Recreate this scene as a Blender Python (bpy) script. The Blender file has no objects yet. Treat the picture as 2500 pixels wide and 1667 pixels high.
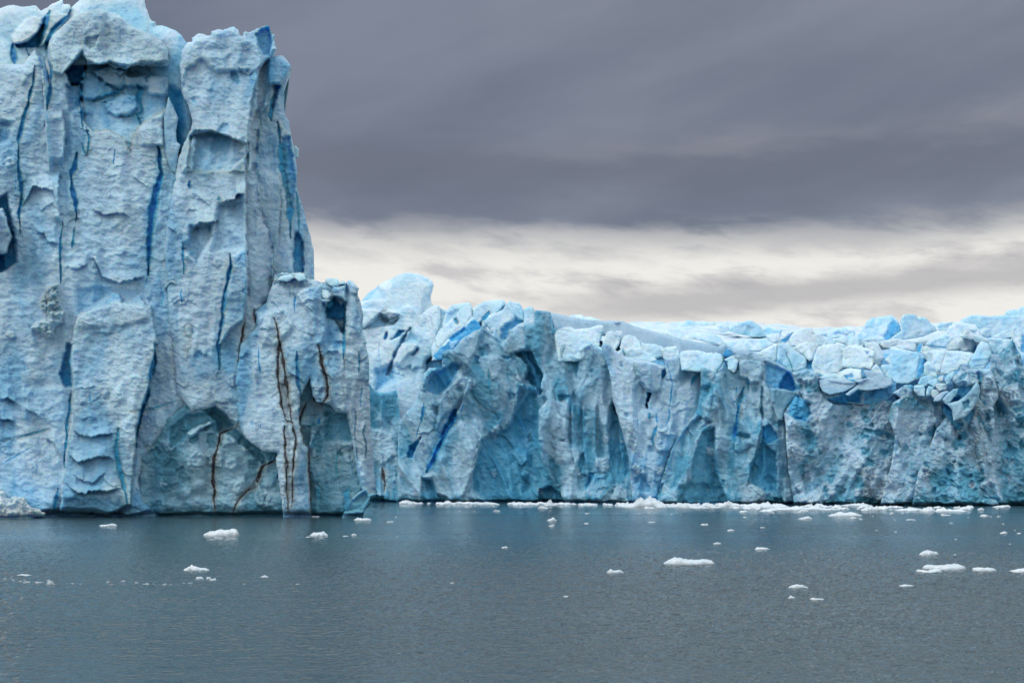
import bpy, math, random
import numpy as np
random.seed(7)
R_ = math.radians

# ------------------------------------------------------------------ camera, sky, sun, exposure
F = 3000.0            # focal length in photo pixels (photo 2500 x 1667)
CX, HY = 1250.0, 1180.0
HC = 4.5              # camera height above the lake
sc = bpy.context.scene
cam = bpy.data.cameras.new('camera')
cam.lens = 36.0 * F / 2500.0
cam.sensor_width = 36.0
cam.shift_y = (HY - 833.5) / 2500.0
cam.clip_end = 9000
cam.clip_start = 0.5
co = bpy.data.objects.new('camera', cam)
co.location = (0, 0, HC)
co.rotation_euler = (R_(90), 0, 0)
sc.collection.objects.link(co)
sc.camera = co
sc.view_settings.view_transform = 'Standard'
sc.view_settings.look = 'None'
sc.view_settings.gamma = 1
sc.view_settings.exposure = 0.0
sc.cycles.max_bounces = 6
sc.cycles.diffuse_bounces = 3

SUN_EL, SUN_AZ = 47.0, -122.0     # azimuth from +Y, clockwise (behind the camera, left)

class NT:
    def __init__(s, tree): s.t = tree; s.n = tree.nodes; s.l = tree.links
    def add(s, typ, **kw):
        n = s.n.new(typ)
        for k, v in kw.items(): setattr(n, k, v)
        return n
    def setin(s, node, key, val):
        if isinstance(val, bpy.types.NodeSocket): s.l.new(val, node.inputs[key])
        elif val is not None: node.inputs[key].default_value = val
    def m(s, op, a, b=None, c=None, clamp=False):
        n = s.add('ShaderNodeMath', operation=op); n.use_clamp = clamp
        s.setin(n, 0, a)
        if b is not None: s.setin(n, 1, b)
        if c is not None: s.setin(n, 2, c)
        return n.outputs[0]
    def sstep(s, x, a, b, lo=0.0, hi=1.0):
        n = s.add('ShaderNodeMapRange', interpolation_type='SMOOTHSTEP')
        s.setin(n, 0, x); s.setin(n, 1, a); s.setin(n, 2, b); s.setin(n, 3, lo); s.setin(n, 4, hi)
        return n.outputs[0]
    def mix(s, f, a, b, blend='MIX'):
        n = s.add('ShaderNodeMix', data_type='RGBA', blend_type=blend)
        s.setin(n, 0, f)
        for k, v in ((6, a), (7, b)):
            if isinstance(v, tuple): v = (v[0], v[1], v[2], 1.0)
            s.setin(n, k, v)
        return n.outputs[2]
    def noise(s, vec, scale, detail=4, rough=0.5, dist=0.0, out=0):
        n = s.add('ShaderNodeTexNoise'); s.setin(n, 'Vector', vec)
        n.inputs['Scale'].default_value = scale; n.inputs['Detail'].default_value = detail
        n.inputs['Roughness'].default_value = rough; n.inputs['Distortion'].default_value = dist
        return n.outputs[out]
    def comb(s, x, y, z):
        n = s.add('ShaderNodeCombineXYZ'); s.setin(n, 0, x); s.setin(n, 1, y); s.setin(n, 2, z)
        return n.outputs[0]

def build_world():
    w = bpy.data.worlds.new('World'); sc.world = w; w.use_nodes = True
    N = NT(w.node_tree); N.n.clear()
    out = N.add('ShaderNodeOutputWorld'); bg = N.add('ShaderNodeBackground')
    N.l.new(bg.outputs[0], out.inputs[0])
    sky = N.add('ShaderNodeTexSky', sky_type='NISHITA')
    sky.sun_disc = False; sky.sun_elevation = R_(SUN_EL); sky.sun_rotation = R_(SUN_AZ)
    tc = N.add('ShaderNodeTexCoord'); sp = N.add('ShaderNodeSeparateXYZ')
    N.l.new(tc.outputs['Generated'], sp.inputs[0])
    x, y, z = sp.outputs
    az = N.m('ARCTAN2', x, y)                 # 0 = straight ahead
    el = N.m('ARCSINE', z)                    # elevation, radians
    # cloud-layer coordinates: long streaks
    v1 = N.comb(N.m('MULTIPLY', az, 2.2), N.m('MULTIPLY', el, 11.0), 3.3)
    n1 = N.noise(v1, 1.0, 5, 0.55, 0.3)
    v2 = N.comb(N.m('ADD', N.m('MULTIPLY', az, 13.0), N.m('MULTIPLY', el, 18.0)), N.m('MULTIPLY', el, 40.0), 9.1)
    n2 = N.noise(v2, 1.0, 6, 0.58, 0.15)
    v3 = N.comb(N.m('MULTIPLY', az, 2.6), N.m('ADD', N.m('MULTIPLY', el, 9.0), N.m('MULTIPLY', az, -2.2)), 5.7)
    n3 = N.noise(v3, 1.0, 5, 0.50, 0.0)
    # edge of the dark cloud deck
    e = N.m('ADD', el, N.m('MULTIPLY', N.m('SUBTRACT', n1, 0.5), 0.055))
    e = N.m('ADD', e, N.m('MULTIPLY', N.m('SUBTRACT', n2, 0.5), 0.045))
    deck = N.sstep(e, 0.170, 0.214)
    dark = N.mix(N.sstep(n3, 0.28, 0.74), (0.150, 0.170, 0.225), (0.245, 0.265, 0.325))
    dark = N.mix(N.sstep(az, -0.45, 0.40), N.mix(1.0, dark, (0.84, 0.87, 0.93), 'MULTIPLY'), N.mix(1.0, dark, (1.10, 1.10, 1.08), 'MULTIPLY'))
    dark = N.mix(N.m('MULTIPLY', N.sstep(N.m('ABSOLUTE', N.m('SUBTRACT', e, 0.248)), 0.045, 0.0), 0.55), dark, (0.135, 0.145, 0.185))
    dark = N.mix(N.m('MULTIPLY', N.sstep(e, 0.30, 0.40), N.sstep(az, -0.15, 0.4, 0.0, 0.45)), dark, (0.26, 0.28, 0.33))
    # a paler streak low in the deck
    st = N.m('MULTIPLY', N.sstep(N.m('ABSOLUTE', N.m('SUBTRACT', N.m('SUBTRACT', e, N.m('MULTIPLY', az, 0.03)), 0.262)), 0.018, 0.0),
             N.sstep(az, -0.1, 0.25))
    dark = N.mix(N.m('MULTIPLY', N.m('MULTIPLY', st, N.sstep(n3, 0.3, 0.6)), 0.40), dark, (0.40, 0.385, 0.42))
    glow = N.mix(N.sstep(n2, 0.29, 0.53), (0.62, 0.60, 0.595), (0.90, 0.875, 0.825))
    # grey veil low on the right of the opening
    e2 = N.m('SUBTRACT', N.m('ADD', el, N.m('MULTIPLY', N.m('SUBTRACT', n2, 0.5), 0.04)), N.m('MULTIPLY', az, 0.055))
    veil = N.m('MULTIPLY', N.sstep(N.m('ABSOLUTE', N.m('SUBTRACT', e2, 0.139)), 0.022, 0.004), N.sstep(az, -0.03, 0.12))
    glow = N.mix(N.m('MULTIPLY', veil, 0.7), glow, (0.40, 0.385, 0.405))
    col = N.mix(deck, glow, dark)
    # the rest of the overcast: bright overhead and behind
    up = N.sstep(el, 0.37, 0.85)
    bk = N.m('MULTIPLY', N.sstep(y, 0.15, -0.75), N.sstep(el, 0.02, 0.5))
    hi = N.m('MAXIMUM', up, bk)
    col = N.mix(hi, col, (1.12, 1.20, 1.28))
    col = N.mix(0.94, N.mix(1.0, sky.outputs[0], (0.10, 0.10, 0.10), 'MULTIPLY'), col)
    N.l.new(col, bg.inputs[0]); bg.inputs[1].default_value = 1.0
build_world()

sl = bpy.data.lights.new('sun', 'SUN'); sl.energy = 1.2; sl.angle = R_(28); sl.color = (1.0, 0.97, 0.93)
so = bpy.data.objects.new('sun', sl); sc.collection.objects.link(so)
a, e = R_(SUN_AZ), R_(SUN_EL)
dx, dy, dz = math.sin(a)*math.cos(e), math.cos(a)*math.cos(e), math.sin(e)
from mathutils import Vector
so.rotation_euler = Vector((dx, dy, dz)).to_track_quat('Z', 'Y').to_euler()
so.location = (0, -50, 100)

# ------------------------------------------------------------------ materials
SSS = 0.6
def ice_material(name, frost=(0.54, 0.75, 0.89), clean=(0.19, 0.47, 0.70), bump=1.0, cleanbias=0.0, sc_=1.0):
    mt = bpy.data.materials.new(name); mt.use_nodes = True
    N = NT(mt.node_tree); b = N.n['Principled BSDF']
    tc = N.add('ShaderNodeTexCoord'); P = tc.outputs['Object']
    at = N.add('ShaderNodeAttribute', attribute_name='tint')
    sp = N.add('ShaderNodeSeparateColor'); N.l.new(at.outputs['Color'], sp.inputs[0])
    blue, dirt, wh = sp.outputs
    blue = N.m('MULTIPLY', blue, N.sstep(N.noise(P, 0.8*sc_, 5, 0.65), 0.30, 0.70, 0.72, 1.22))
    mp = N.add('ShaderNodeMapping'); N.l.new(P, mp.inputs[0]); mp.inputs['Scale'].default_value = (1, 1, 0.45)
    PS = mp.outputs[0]
    n1 = N.noise(PS, 0.16*sc_, 5, 0.6, 0.6)
    n2 = N.noise(P, 0.9*sc_, 6, 0.65, 0.4)
    n3 = N.noise(P, 4.2*sc_, 5, 0.7)
    f = N.m('ADD', N.sstep(n1, 0.36, 0.68), N.m('MULTIPLY', N.m('SUBTRACT', n2, 0.5), 0.9))
    f = N.m('ADD', f, cleanbias - 0.12, clamp=True)
    # 'wh' attribute: 0.5 neutral, 1 white frost, 0 bare clean ice
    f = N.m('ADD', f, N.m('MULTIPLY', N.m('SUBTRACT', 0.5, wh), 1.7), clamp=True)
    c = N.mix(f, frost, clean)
    c = N.mix(N.sstep(n3, 0.45, 0.75), c, N.mix(1.0, c, (0.78, 0.82, 0.88), 'MULTIPLY'))
    # blue dense ice along fractures
    c = N.mix(N.sstep(blue, 0.02, 0.5), c, (0.055, 0.40, 0.72))
    c = N.mix(N.sstep(blue, 0.45, 1.0), c, (0.014, 0.19, 0.58))
    # greyish silt film and brown sediment bands
    gr = N.m('MULTIPLY', N.sstep(dirt, 0.0, 0.6), N.sstep(n2, 0.30, 0.62, 0.35, 1.0))
    c = N.mix(N.m('MULTIPLY', gr, 0.8), c, (0.42, 0.56, 0.67))
    br = N.m('MULTIPLY', N.sstep(dirt, 0.48, 0.92), N.sstep(n3, 0.25, 0.55, 0.6, 1.0))
    c = N.mix(br, c, (0.026, 0.021, 0.021))
    sk = N.m('MULTIPLY', N.sstep(N.noise(P, 7.0*sc_, 4, 0.75), 0.60, 0.70), N.sstep(n1, 0.45, 0.6))
    c = N.mix(N.m('MULTIPLY', sk, 0.22), c, (0.16, 0.19, 0.23))
    N.l.new(c, b.inputs['Base Color'])
    b.inputs['Subsurface Weight'].default_value = SSS; b.inputs['Subsurface Radius'].default_value = (0.35, 0.9, 1.6); b.inputs['Subsurface Scale'].default_value = 1.0
    b.inputs['Roughness'].default_value = 0.5
    b.inputs['Specular IOR Level'].default_value = 0.35
    bm = N.add('ShaderNodeBump'); bm.inputs['Distance'].default_value = 0.55*bump/sc_
    rgh = N.m('MULTIPLY', N.sstep(wh, 0.05, 0.8, 0.28, 1.0), N.sstep(N.noise(P, 0.22, 3, 0.5), 0.35, 0.62, 0.5, 1.25))
    N.l.new(rgh, bm.inputs['Strength'])
    hgt = N.m('ADD', N.noise(P, 1.1*sc_, 8, 0.70, 0.5), N.m('MULTIPLY', N.noise(P, 5.0*sc_, 6, 0.75), 0.34))
    ml = N.add('ShaderNodeMapping'); N.l.new(P, ml.inputs[0]); ml.inputs['Scale'].default_value = (0.35, 0.35, 2.6); ml.inputs['Rotation'].default_value = (0, R_(7), 0)
    hgt = N.m('ADD', hgt, N.m('MULTIPLY', N.noise(ml.outputs[0], 1.0*sc_, 5, 0.6, 0.6), 0.38))
    vo = N.add('ShaderNodeTexVoronoi', feature='DISTANCE_TO_EDGE'); mv = N.add('ShaderNodeMapping'); N.l.new(P, mv.inputs[0]); mv.inputs['Scale'].default_value = (0.55, 0.55, 0.32)
    N.l.new(N.mix(0.12, mv.outputs[0], N.noise(P, 1.2, 3, 0.6, 0.0, 1)), vo.inputs['Vector']); vo.inputs['Scale'].default_value = 1.0*sc_
    hgt = N.m('SUBTRACT', hgt, N.sstep(vo.outputs['Distance'], 0.035, 0.0, 0.0, 0.16))
    N.l.new(hgt, bm.inputs['Height']); N.l.new(bm.outputs[0], b.inputs['Normal'])
    return mt

M_ICE = ice_material('glacier_ice')
M_WALL_SHADED = ice_material('shaded_wall_ice', frost=(0.44, 0.67, 0.81), clean=(0.10, 0.38, 0.55), cleanbias=0.18)  # shade of the upright wall fronts is put into these darker ice colours
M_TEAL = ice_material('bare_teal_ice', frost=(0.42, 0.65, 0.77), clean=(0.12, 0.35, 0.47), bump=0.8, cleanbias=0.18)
M_BRIGHT = ice_material('upper_ice', frost=(0.68, 0.84, 0.93), clean=(0.34, 0.66, 0.84), bump=0.8, cleanbias=-0.05)
M_RUBBLE = ice_material('rubble_ice', frost=(0.50, 0.69, 0.83), clean=(0.11, 0.38, 0.53), bump=1.1, cleanbias=0.05)
M_SMOOTH = ice_material('smooth_grey_ice', frost=(0.40, 0.56, 0.68), clean=(0.26, 0.46, 0.60), bump=0.35)

def floe_material():
    mt = bpy.data.materials.new('floe_ice'); mt.use_nodes = True
    N = NT(mt.node_tree); b = N.n['Principled BSDF']
    tc = N.add('ShaderNodeTexCoord'); P = tc.outputs['Object']
    n = N.noise(P, 3.0, 5, 0.65)
    c = N.mix(N.sstep(n, 0.35, 0.7), (0.86, 0.90, 0.93), (0.62, 0.76, 0.84))
    oi = N.add('ShaderNodeObjectInfo')
    c = N.mix(N.m('MULTIPLY', oi.outputs['Random'], 0.35), c, (0.55, 0.68, 0.76))
    sp = N.add('ShaderNodeSeparateXYZ'); N.l.new(P, sp.inputs[0])
    N.l.new(c, b.inputs['Base Color']); b.inputs['Roughness'].default_value = 0.5
    bm = N.add('ShaderNodeBump'); bm.inputs['Distance'].default_value = 0.12
    N.l.new(N.noise(P, 6.0, 5, 0.7), bm.inputs['Height']); N.l.new(bm.outputs[0], b.inputs['Normal'])
    return mt
M_FLOE = floe_material()

def water_material():
    mt = bpy.data.materials.new('lake_water'); mt.use_nodes = True
    N = NT(mt.node_tree); b = N.n['Principled BSDF']
    tc = N.add('ShaderNodeTexCoord'); P = tc.outputs['Object']
    b.inputs['Base Color'].default_value = (0.042, 0.074, 0.084, 1)
    b.inputs['IOR'].default_value = 1.50
    mp = N.add('ShaderNodeMapping'); N.l.new(P, mp.inputs[0]); mp.inputs['Scale'].default_value = (0.55, 1.0, 1); mp.inputs['Rotation'].default_value = (0, 0, R_(8))
    V = mp.outputs[0]
    mb = N.add('ShaderNodeMapping'); N.l.new(P, mb.inputs[0]); mb.inputs['Scale'].default_value = (0.004, 0.022, 1)
    band = N.noise(mb.outputs[0], 1.0, 3, 0.5, 0.3)
    calm = N.sstep(band, 0.36, 0.60, 0.55, 1.0)
    h = N.m('ADD', N.m('MULTIPLY', N.noise(V, 0.9, 3, 0.55), 0.55), N.m('MULTIPLY', N.noise(V, 3.2, 4, 0.6, 0.3), 0.22))
    h = N.m('ADD', h, N.m('MULTIPLY', N.noise(V, 11.0, 3, 0.6), 0.05))
    h = N.m('MULTIPLY', h, calm)
    bm = N.add('ShaderNodeBump'); bm.inputs['Distance'].default_value = 0.30; bm.inputs['Strength'].default_value = 1.0
    N.l.new(h, bm.inputs['Height']); N.l.new(bm.outputs[0], b.inputs['Normal'])
    N.l.new(N.sstep(band, 0.36, 0.6, 0.05, 0.10), b.inputs['Roughness'])
    return mt
M_WATER = water_material()

# ------------------------------------------------------------------ numpy noise
def _h(ix, iy, seed):
    n = (ix.astype(np.int64)*374761393 + iy.astype(np.int64)*668265263 + seed*974634777) & 0xffffffff
    n = ((n ^ (n >> 13)) * 1274126177) & 0xffffffff
    n = ((n ^ (n >> 16)) * 2246822519) & 0xffffffff
    n = n ^ (n >> 15)
    return (n & 0xffffff) / float(0xffffff)
def gnoise(x, y, seed=0):
    ix, iy = np.floor(x), np.floor(y); fx, fy = x-ix, y-iy
    u = fx*fx*fx*(fx*(fx*6-15)+10); v = fy*fy*fy*(fy*(fy*6-15)+10)
    r = []
    for dy_ in (0, 1):
        for dx_ in (0, 1):
            a = _h(ix+dx_, iy+dy_, seed)*6.2831853
            r.append(np.cos(a)*(fx-dx_) + np.sin(a)*(fy-dy_))
    return 1.5*((r[0]*(1-u)+r[1]*u)*(1-v) + (r[2]*(1-u)+r[3]*u)*v)
def fbm(x, y, seed=0, oct=5, gain=0.5, lac=2.03):
    s = 0; a = 1.0; t = 0
    for i in range(oct):
        s = s + a*gnoise(x, y, seed+i*17); t += a; a *= gain; x = x*lac+3.1; y = y*lac+1.7
    return s/t*1.4
def cells(x, y, seed=0):
    """scalloped cups (min of paraboloids) and tilted facets, sharp ridges between"""
    ix, iy = np.floor(x), np.floor(y)
    cup = np.full(x.shape, 9.0); fac = np.full(x.shape, -9.0)
    for dy_ in (-1, 0, 1):
        for dx_ in (-1, 0, 1):
            cx, cy = ix+dx_, iy+dy_
            px = cx + _h(cx, cy, seed); py = cy + _h(cx, cy, seed+1)
            ox, oy = x-px, y-py; d2 = ox*ox+oy*oy
            off = _h(cx, cy, seed+2)
            gx = (_h(cx, cy, seed+3)-0.5); gy = (_h(cx, cy, seed+4)-0.5)
            cup = np.minimum(cup, d2*1.0 + off*0.5)
            fac = np.maximum(fac, off*0.5 - d2*0.55 + (gx*ox+gy*oy)*1.3)
    return cup, fac
def sm(x, a, b):
    t = np.clip((x-a)/(b-a), 0, 1); return t*t*(3-2*t)

# ------------------------------------------------------------------ tracing zones: (x0, y0, scale)
Z = dict(a=(0, 0, 3.734), b=(400, 0, 3.734), c=(0, 420, 3.734), d=(400, 420, 3.734), e=(0, 840, 3.408), f=(400, 840, 3.409),
         g=(860, 640, 5.227), h=(1260, 700, 4.704), i=(1700, 700, 5.2275), j=(2080, 700, 5.226),
         k=(860, 900, 4.3556), l=(1260, 900, 4.356), m=(1700, 900, 4.355), n=(2080, 900, 4.355), p=(0, 0, 1.0))
def T(s):
    """'a 1,2 3,4 b 5,6' -> photo pixel coordinates"""
    out = []; z = Z['p']
    for t in s.split():
        if ',' in t:
            x, y = t.split(','); out.append((z[0]+float(x)/z[2], z[1]+float(y)/z[2]))
        else: z = Z[t]
    return np.array(out)

def seg_dist(U, V, pts, closed):
    """distance to a polyline, parameter 0..1 along it, inside flag"""
    n = len(pts); best = np.full(U.shape, 1e9); par = np.zeros(U.shape); ins = np.zeros(U.shape, bool)
    L = [0.0]
    for i in range(n-1): L.append(L[-1]+math.hypot(*(pts[i+1]-pts[i])))
    tot = L[-1] or 1
    for i in range(n if closed else n-1):
        a, b = pts[i], pts[(i+1) % n]; d = b-a; l2 = d@d + 1e-9
        t = np.clip(((U-a[0])*d[0]+(V-a[1])*d[1])/l2, 0, 1)
        dd = np.hypot(U-a[0]-t*d[0], V-a[1]-t*d[1]); k = dd < best
        best = np.where(k, dd, best)
        if not closed: par = np.where(k, (L[i]+t*math.sqrt(l2))/tot, par)
        else:
            if abs(d[1]) > 1e-9:
                c = ((a[1] > V) != (b[1] > V)) & (U < d[0]*(V-a[1])/d[1]+a[0]); ins ^= c
    return best, par, ins

class Relief:
    """one body of ice: traced outline, its own distance, relief in metres towards the lake"""
    def __init__(s, outline, D, step=2.0, R=14, round_=1.0, edge=3.0, seed=1, slope=0.0, lean=0.0, thick=14.0, sx=1.0):
        s.o = T(outline) if isinstance(outline, str) else np.array(outline, float)
        s.D = D; s.seed = seed; s.thick = thick
        x0, y0 = s.o.min(0)-8; x1, y1 = s.o.max(0)+8
        s.step = step
        s.u = np.arange(x0, x1, step); s.v = np.arange(y0, y1, step)
        s.U, s.V = np.meshgrid(s.u, s.v)
        d, _, ins = seg_dist(s.U, s.V, s.o, True)
        s.sdf = np.where(ins, d, -d)
        k = 1/22.0
        s.sdf = s.sdf + edge*fbm(s.U*k, s.V*k, seed+5, 5, 0.6)
        s.mpp = D/F                                  # metres per photo pixel
        s.h = np.zeros(s.U.shape)
        s.blue = np.zeros(s.U.shape); s.dirt = np.zeros(s.U.shape); s.wh = np.full(s.U.shape, 0.5)
        s.pid = np.zeros(s.U.shape, int); s.pn = []
        t = np.clip(1-s.sdf/R, 0, 1)
        s.h -= round_*R*s.mpp*(1-np.sqrt(np.maximum(1-t*t, 0)))
        cx = (x0+x1)/2
        s.h -= slope*(s.U-cx)*s.mpp                  # receding to the right
        s.h -= lean*(y1-s.V)*s.mpp                   # leaning back
        s.X, s.Yc = s.U*s.mpp, s.V*s.mpp             # metric wall coordinates
    def win(s, pts, pad):
        a = np.searchsorted(s.u, pts[:, 0].min()-pad); b = np.searchsorted(s.u, pts[:, 0].max()+pad)
        c = np.searchsorted(s.v, pts[:, 1].min()-pad); d = np.searchsorted(s.v, pts[:, 1].max()+pad)
        return (slice(c, d), slice(a, b))
    def base(s, big=1.6, facet=1.2, cup=0.7, fine=0.25, fw=5.0, fh=9.0, cw=2.2, ch=2.0, shear=0.0):
        sd = s.seed; X = s.X + shear*s.Yc; Y = s.Yc
        wx = fbm(X/5, Y/5, sd+50, 3)*2.4; wy = fbm(X/5, Y/5, sd+60, 3)*2.4
        s.h += big*fbm(X/16, Y/30, sd+1, 3)
        c1, f1 = cells((X+wx)/fw, (Y+wy)/fh, sd+10)
        c2, f2 = cells((X+wx*0.7)/cw+9, (Y+wy*0.7)/ch, sd+20)
        c3, f3 = cells((X+wx*0.5)/(cw*0.45)+4, (Y+wy*0.5)/(ch*0.42), sd+30)
        s.h += facet*f1 + cup*(c2-0.3)*sm(fbm(X/7, Y/7, sd+3, 3), -0.35, 0.5) + cup*0.38*(c3-0.3)
        s.h += fine*fbm(X/1.3, Y/0.9, sd+8, 4, 0.6)
        s.h += 0.35*big*(1-np.abs(gnoise(X/3.2+wx*0.1, Y/22+4, sd+33))*2)*sm(gnoise(X/15, Y/30, sd+34), -0.2, 0.4)
        return s
    def flute(s, amp=2.0, wl=8.0, shear=0.0, seed=0, wh=True):
        '''upright buttresses: sharp arrises between shallow troughs'''
        X = s.X+shear*s.Yc; X = X+1.8*fbm(X/9, s.Yc/14, s.seed+301+seed, 3)
        g = gnoise(X/wl, s.Yc/(wl*5)+7, s.seed+302+seed); g2 = gnoise(X/(wl*0.38), s.Yc/(wl*2.2)+3, s.seed+303+seed)
        a = 1-np.abs(g)*2.2; b_ = 1-np.abs(g2)*2.2
        s.h += amp*(a-0.5)+0.36*amp*(b_-0.5)
        if wh: s.wh = np.clip(s.wh+0.16*(a-0.45)+0.08*(b_-0.5), 0, 1)
        return s
    def crags(s, amp=2.5, fw=9.0, fh=22.0, shear=0.0):
        '''large leaning slabs standing in and out of the wall, with sharp edges between them'''
        X = s.X+shear*s.Yc; wx = fbm(X/14, s.Yc/14, s.seed+401, 4, 0.55)*5
        _, f = cells((X+wx)/fw+s.seed, (s.Yc+wx)/fh, s.seed+402)
        s.h += amp*(f-0.2)*2; s.wh = np.clip(s.wh+0.12*np.clip(f, -0.6, 0.6), 0, 1)
        return s
    def mark(s, W, m, name):
        s.pn.append(name); s.pid[W] = np.where(m, len(s.pn), s.pid[W])
    def crack(s, pts, w, dep=2.5, blue=1.0, jit=1.0, taper=0.25, dirt=None, halo=0.5, part='?'):
        pts = T(pts) if isinstance(pts, str) else np.array(pts, float)
        W = s.win(pts, w*6+10); U, V = s.U[W], s.V[W]
        if U.size == 0: return s
        if dirt is not None and dirt > 0.6: w = w*1.9
        d, t, _ = seg_dist(U + jit*(fbm(U/60, V/34, s.seed+70, 2, 0.4)*2.6+0.35*fbm(U/9, V/7, s.seed+75, 2)), V, pts, False)
        ww = (w if dirt is not None else w*1.0)*(0.3+0.7*sm(t, 0, taper)*sm(1-t, 0, taper))*(0.85+0.9*fbm(V/38+U/60, V*0+pts[0, 0], s.seed+71, 3, 0.5))
        ww = np.maximum(ww, 0.22*w)
        m = 1-sm(d, ww*0.3, ww*1.4)
        s.h[W] -= dep*m*(0.16*min(1.0, w/7.0+0.15) if dirt is None else 0.22)
        if part == '?': part = ('crack' if w >= 2.4 and blue >= 0.3 else None) if dirt is None else ('sediment_band' if dirt > 0.6 else None)
        if part: s.mark(W, m > 0.35, part)
        if dirt is None:
            hal = np.exp(-(d/(ww*2.2))**2)*halo
            s.blue[W] = np.maximum(s.blue[W], np.maximum(m*blue, hal*0.5*blue))
        else:
            hal = np.exp(-(d/(ww*3.0))**2)*min(0.7, dirt*0.78)*(0.6+0.8*fbm(V/16, U/5, s.seed+74, 3))
            s.dirt[W] = np.maximum(s.dirt[W], np.maximum(m*dirt, hal))
        return s
    def patch(s, pts, dh=0.0, soft=4, blue=None, dirt=None, wh=None, gx=0.0, gy=0.0, jit=2.5, rough=0.0, part=None):
        pts = T(pts) if isinstance(pts, str) else np.array(pts, float)
        W = s.win(pts, soft+14); U, V = s.U[W], s.V[W]
        if U.size == 0: return s
        d, _, ins = seg_dist(U, V, pts, True)
        sd = np.where(ins, d, -d)+jit*fbm(U/18, V/18, s.seed+80, 4, 0.6)*1.6
        m = sm(sd, -soft*0.5, soft*0.5); c = pts.mean(0)
        if part: s.mark(W, m > 0.5, part)
        s.h[W] += m*(dh + gx*(U-c[0])*s.mpp + gy*(V-c[1])*s.mpp)
        if rough:
            X, Y = s.X[W], s.Yc[W]
            c1, f1 = cells(X/1.1, Y/1.0, s.seed+90); s.h[W] += m*rough*(f1+fbm(X/0.6, Y/0.6, s.seed+91, 4, 0.6))
        for arr, val in ((s.blue, blue), (s.dirt, dirt), (s.wh, wh)):
            if val is not None: arr[W] = arr[W]*(1-m)+val*m
        return s
    def lip(s, pts, amp=1.2, L=22, cut=0.6):
        """a ledge: the ice above the line juts out, the ice just under it is undercut"""
        pts = T(pts) if isinstance(pts, str) else np.array(pts, float)
        pts = pts[np.argsort(pts[:, 0])]
        W = s.win(pts, L*2.5); U, V = s.U[W], s.V[W]
        if U.size == 0: return s
        amp = amp*0.66; x0, x1 = pts[0, 0], pts[-1, 0]
        yl = np.interp(U, pts[:, 0], pts[:, 1]) + 4.5*fbm(U/13, U*0+s.seed, s.seed+72, 4, 0.6)
        e = sm(U, x0-3, x0+0.22*(x1-x0))*(1-sm(U, x1-0.22*(x1-x0), x1+3))
        dv = yl-V
        s.h[W] += e*(amp*np.exp(-np.maximum(dv, 0)/L)*sm(dv, -1.5, 1.5) - cut*amp*np.exp(-np.maximum(-dv, 0)/(L*0.8))*(1-sm(dv, -1.5, 1.5)))
        return s
    def ridge(s, pts, amp=1.5, L=20, side=1):
        """an upright edge: ice falls away on one side of the line"""
        pts = T(pts) if isinstance(pts, str) else np.array(pts, float)
        pts = pts[np.argsort(pts[:, 1])]
        W = s.win(pts, L*3); U, V = s.U[W], s.V[W]
        if U.size == 0: return s
        y0, y1 = pts[0, 1], pts[-1, 1]
        xl = np.interp(V, pts[:, 1], pts[:, 0]) + 3.5*fbm(V/22, V*0+s.seed, s.seed+73, 4, 0.6)
        e = sm(V, y0-3, y0+0.15*(y1-y0))*(1-sm(V, y1-0.15*(y1-y0), y1+3))
        du = (U-xl)*side
        s.h[W] += e*(amp*np.exp(-np.maximum(-du, 0)/L)*(1-sm(du, -2, 2)) - 0.5*amp*np.exp(-np.maximum(du, 0)/L)*sm(du, -2, 2))
        return s
    def lips(s, n, seed, size=(25, 90), amp=(0.3, 1.1)):
        r = random.Random(seed)
        x0, y0 = s.o.min(0); x1, y1 = s.o.max(0)
        for _ in range(n):
            cx, cy, w = r.uniform(x0, x1), r.uniform(y0, y1), r.uniform(*size)
            k = r.uniform(-0.35, 0.35); b = r.uniform(-0.3, 0.3)*w
            pts = [(cx+w*(t-0.5), cy + k*w*(t-0.5)*2 + b*(1-(2*t-1)**2)) for t in (0, .2, .4, .6, .8, 1)]
            s.lip(np.array(pts), r.uniform(*amp), w*0.3)
        return s
    def cracks(s, n, seed, L=(25, 90), w=(0.8, 2.0), blue=0.7, lean=0.0, dep=0.8):
        r = random.Random(seed)
        x0, y0 = s.o.min(0); x1, y1 = s.o.max(0)
        for _ in range(n):
            cx, cy, l = r.uniform(x0, x1), r.uniform(y0, y1), r.uniform(*L)
            a = r.gauss(lean, 0.15); pts = []; x, y = cx, cy
            for q in range(5):
                pts.append((x, y)); a2 = a+r.gauss(0, 0.16); x += math.sin(a2)*l/4; y += math.cos(a2)*l/4
            s.crack(np.array(pts), r.uniform(*w), dep, blue*r.uniform(0.6, 1.1), part=None)
        return s
    def mottle(s, n, seed, size=(10, 30), amp=0.5, white=0.5, box=None, dirt=0.0):
        '''crumbled white scabs and bare teal scars'''
        r = random.Random(seed)
        x0, y0 = s.o.min(0); x1, y1 = s.o.max(0)
        if box: x0, y0, x1, y1 = box
        for _ in range(n):
            cx, cy, w = r.uniform(x0, x1), r.uniform(y0, y1), r.uniform(*size)
            k = r.uniform(0.6, 1.9); t0 = r.uniform(-0.7, 0.7)
            pts = []
            for q in range(7):
                a = q/7*6.283; rad = w*0.5*r.uniform(0.55, 1.2); px, py = math.cos(a)*rad, math.sin(a)*rad*k
                pts.append((cx+px*math.cos(t0)-py*math.sin(t0), cy+px*math.sin(t0)+py*math.cos(t0)))
            if r.random() < white: s.patch(np.array(pts), amp*r.uniform(0.3, 1.3), 6, wh=r.uniform(0.7, 0.98), rough=amp*0.7, dirt=dirt*r.random())
            else: s.patch(np.array(pts), -amp*r.uniform(0.5, 1.8), 6, wh=r.uniform(0.0, 0.25), blue=r.choice([0, 0, 0.06, 0.12]))
        return s
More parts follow.
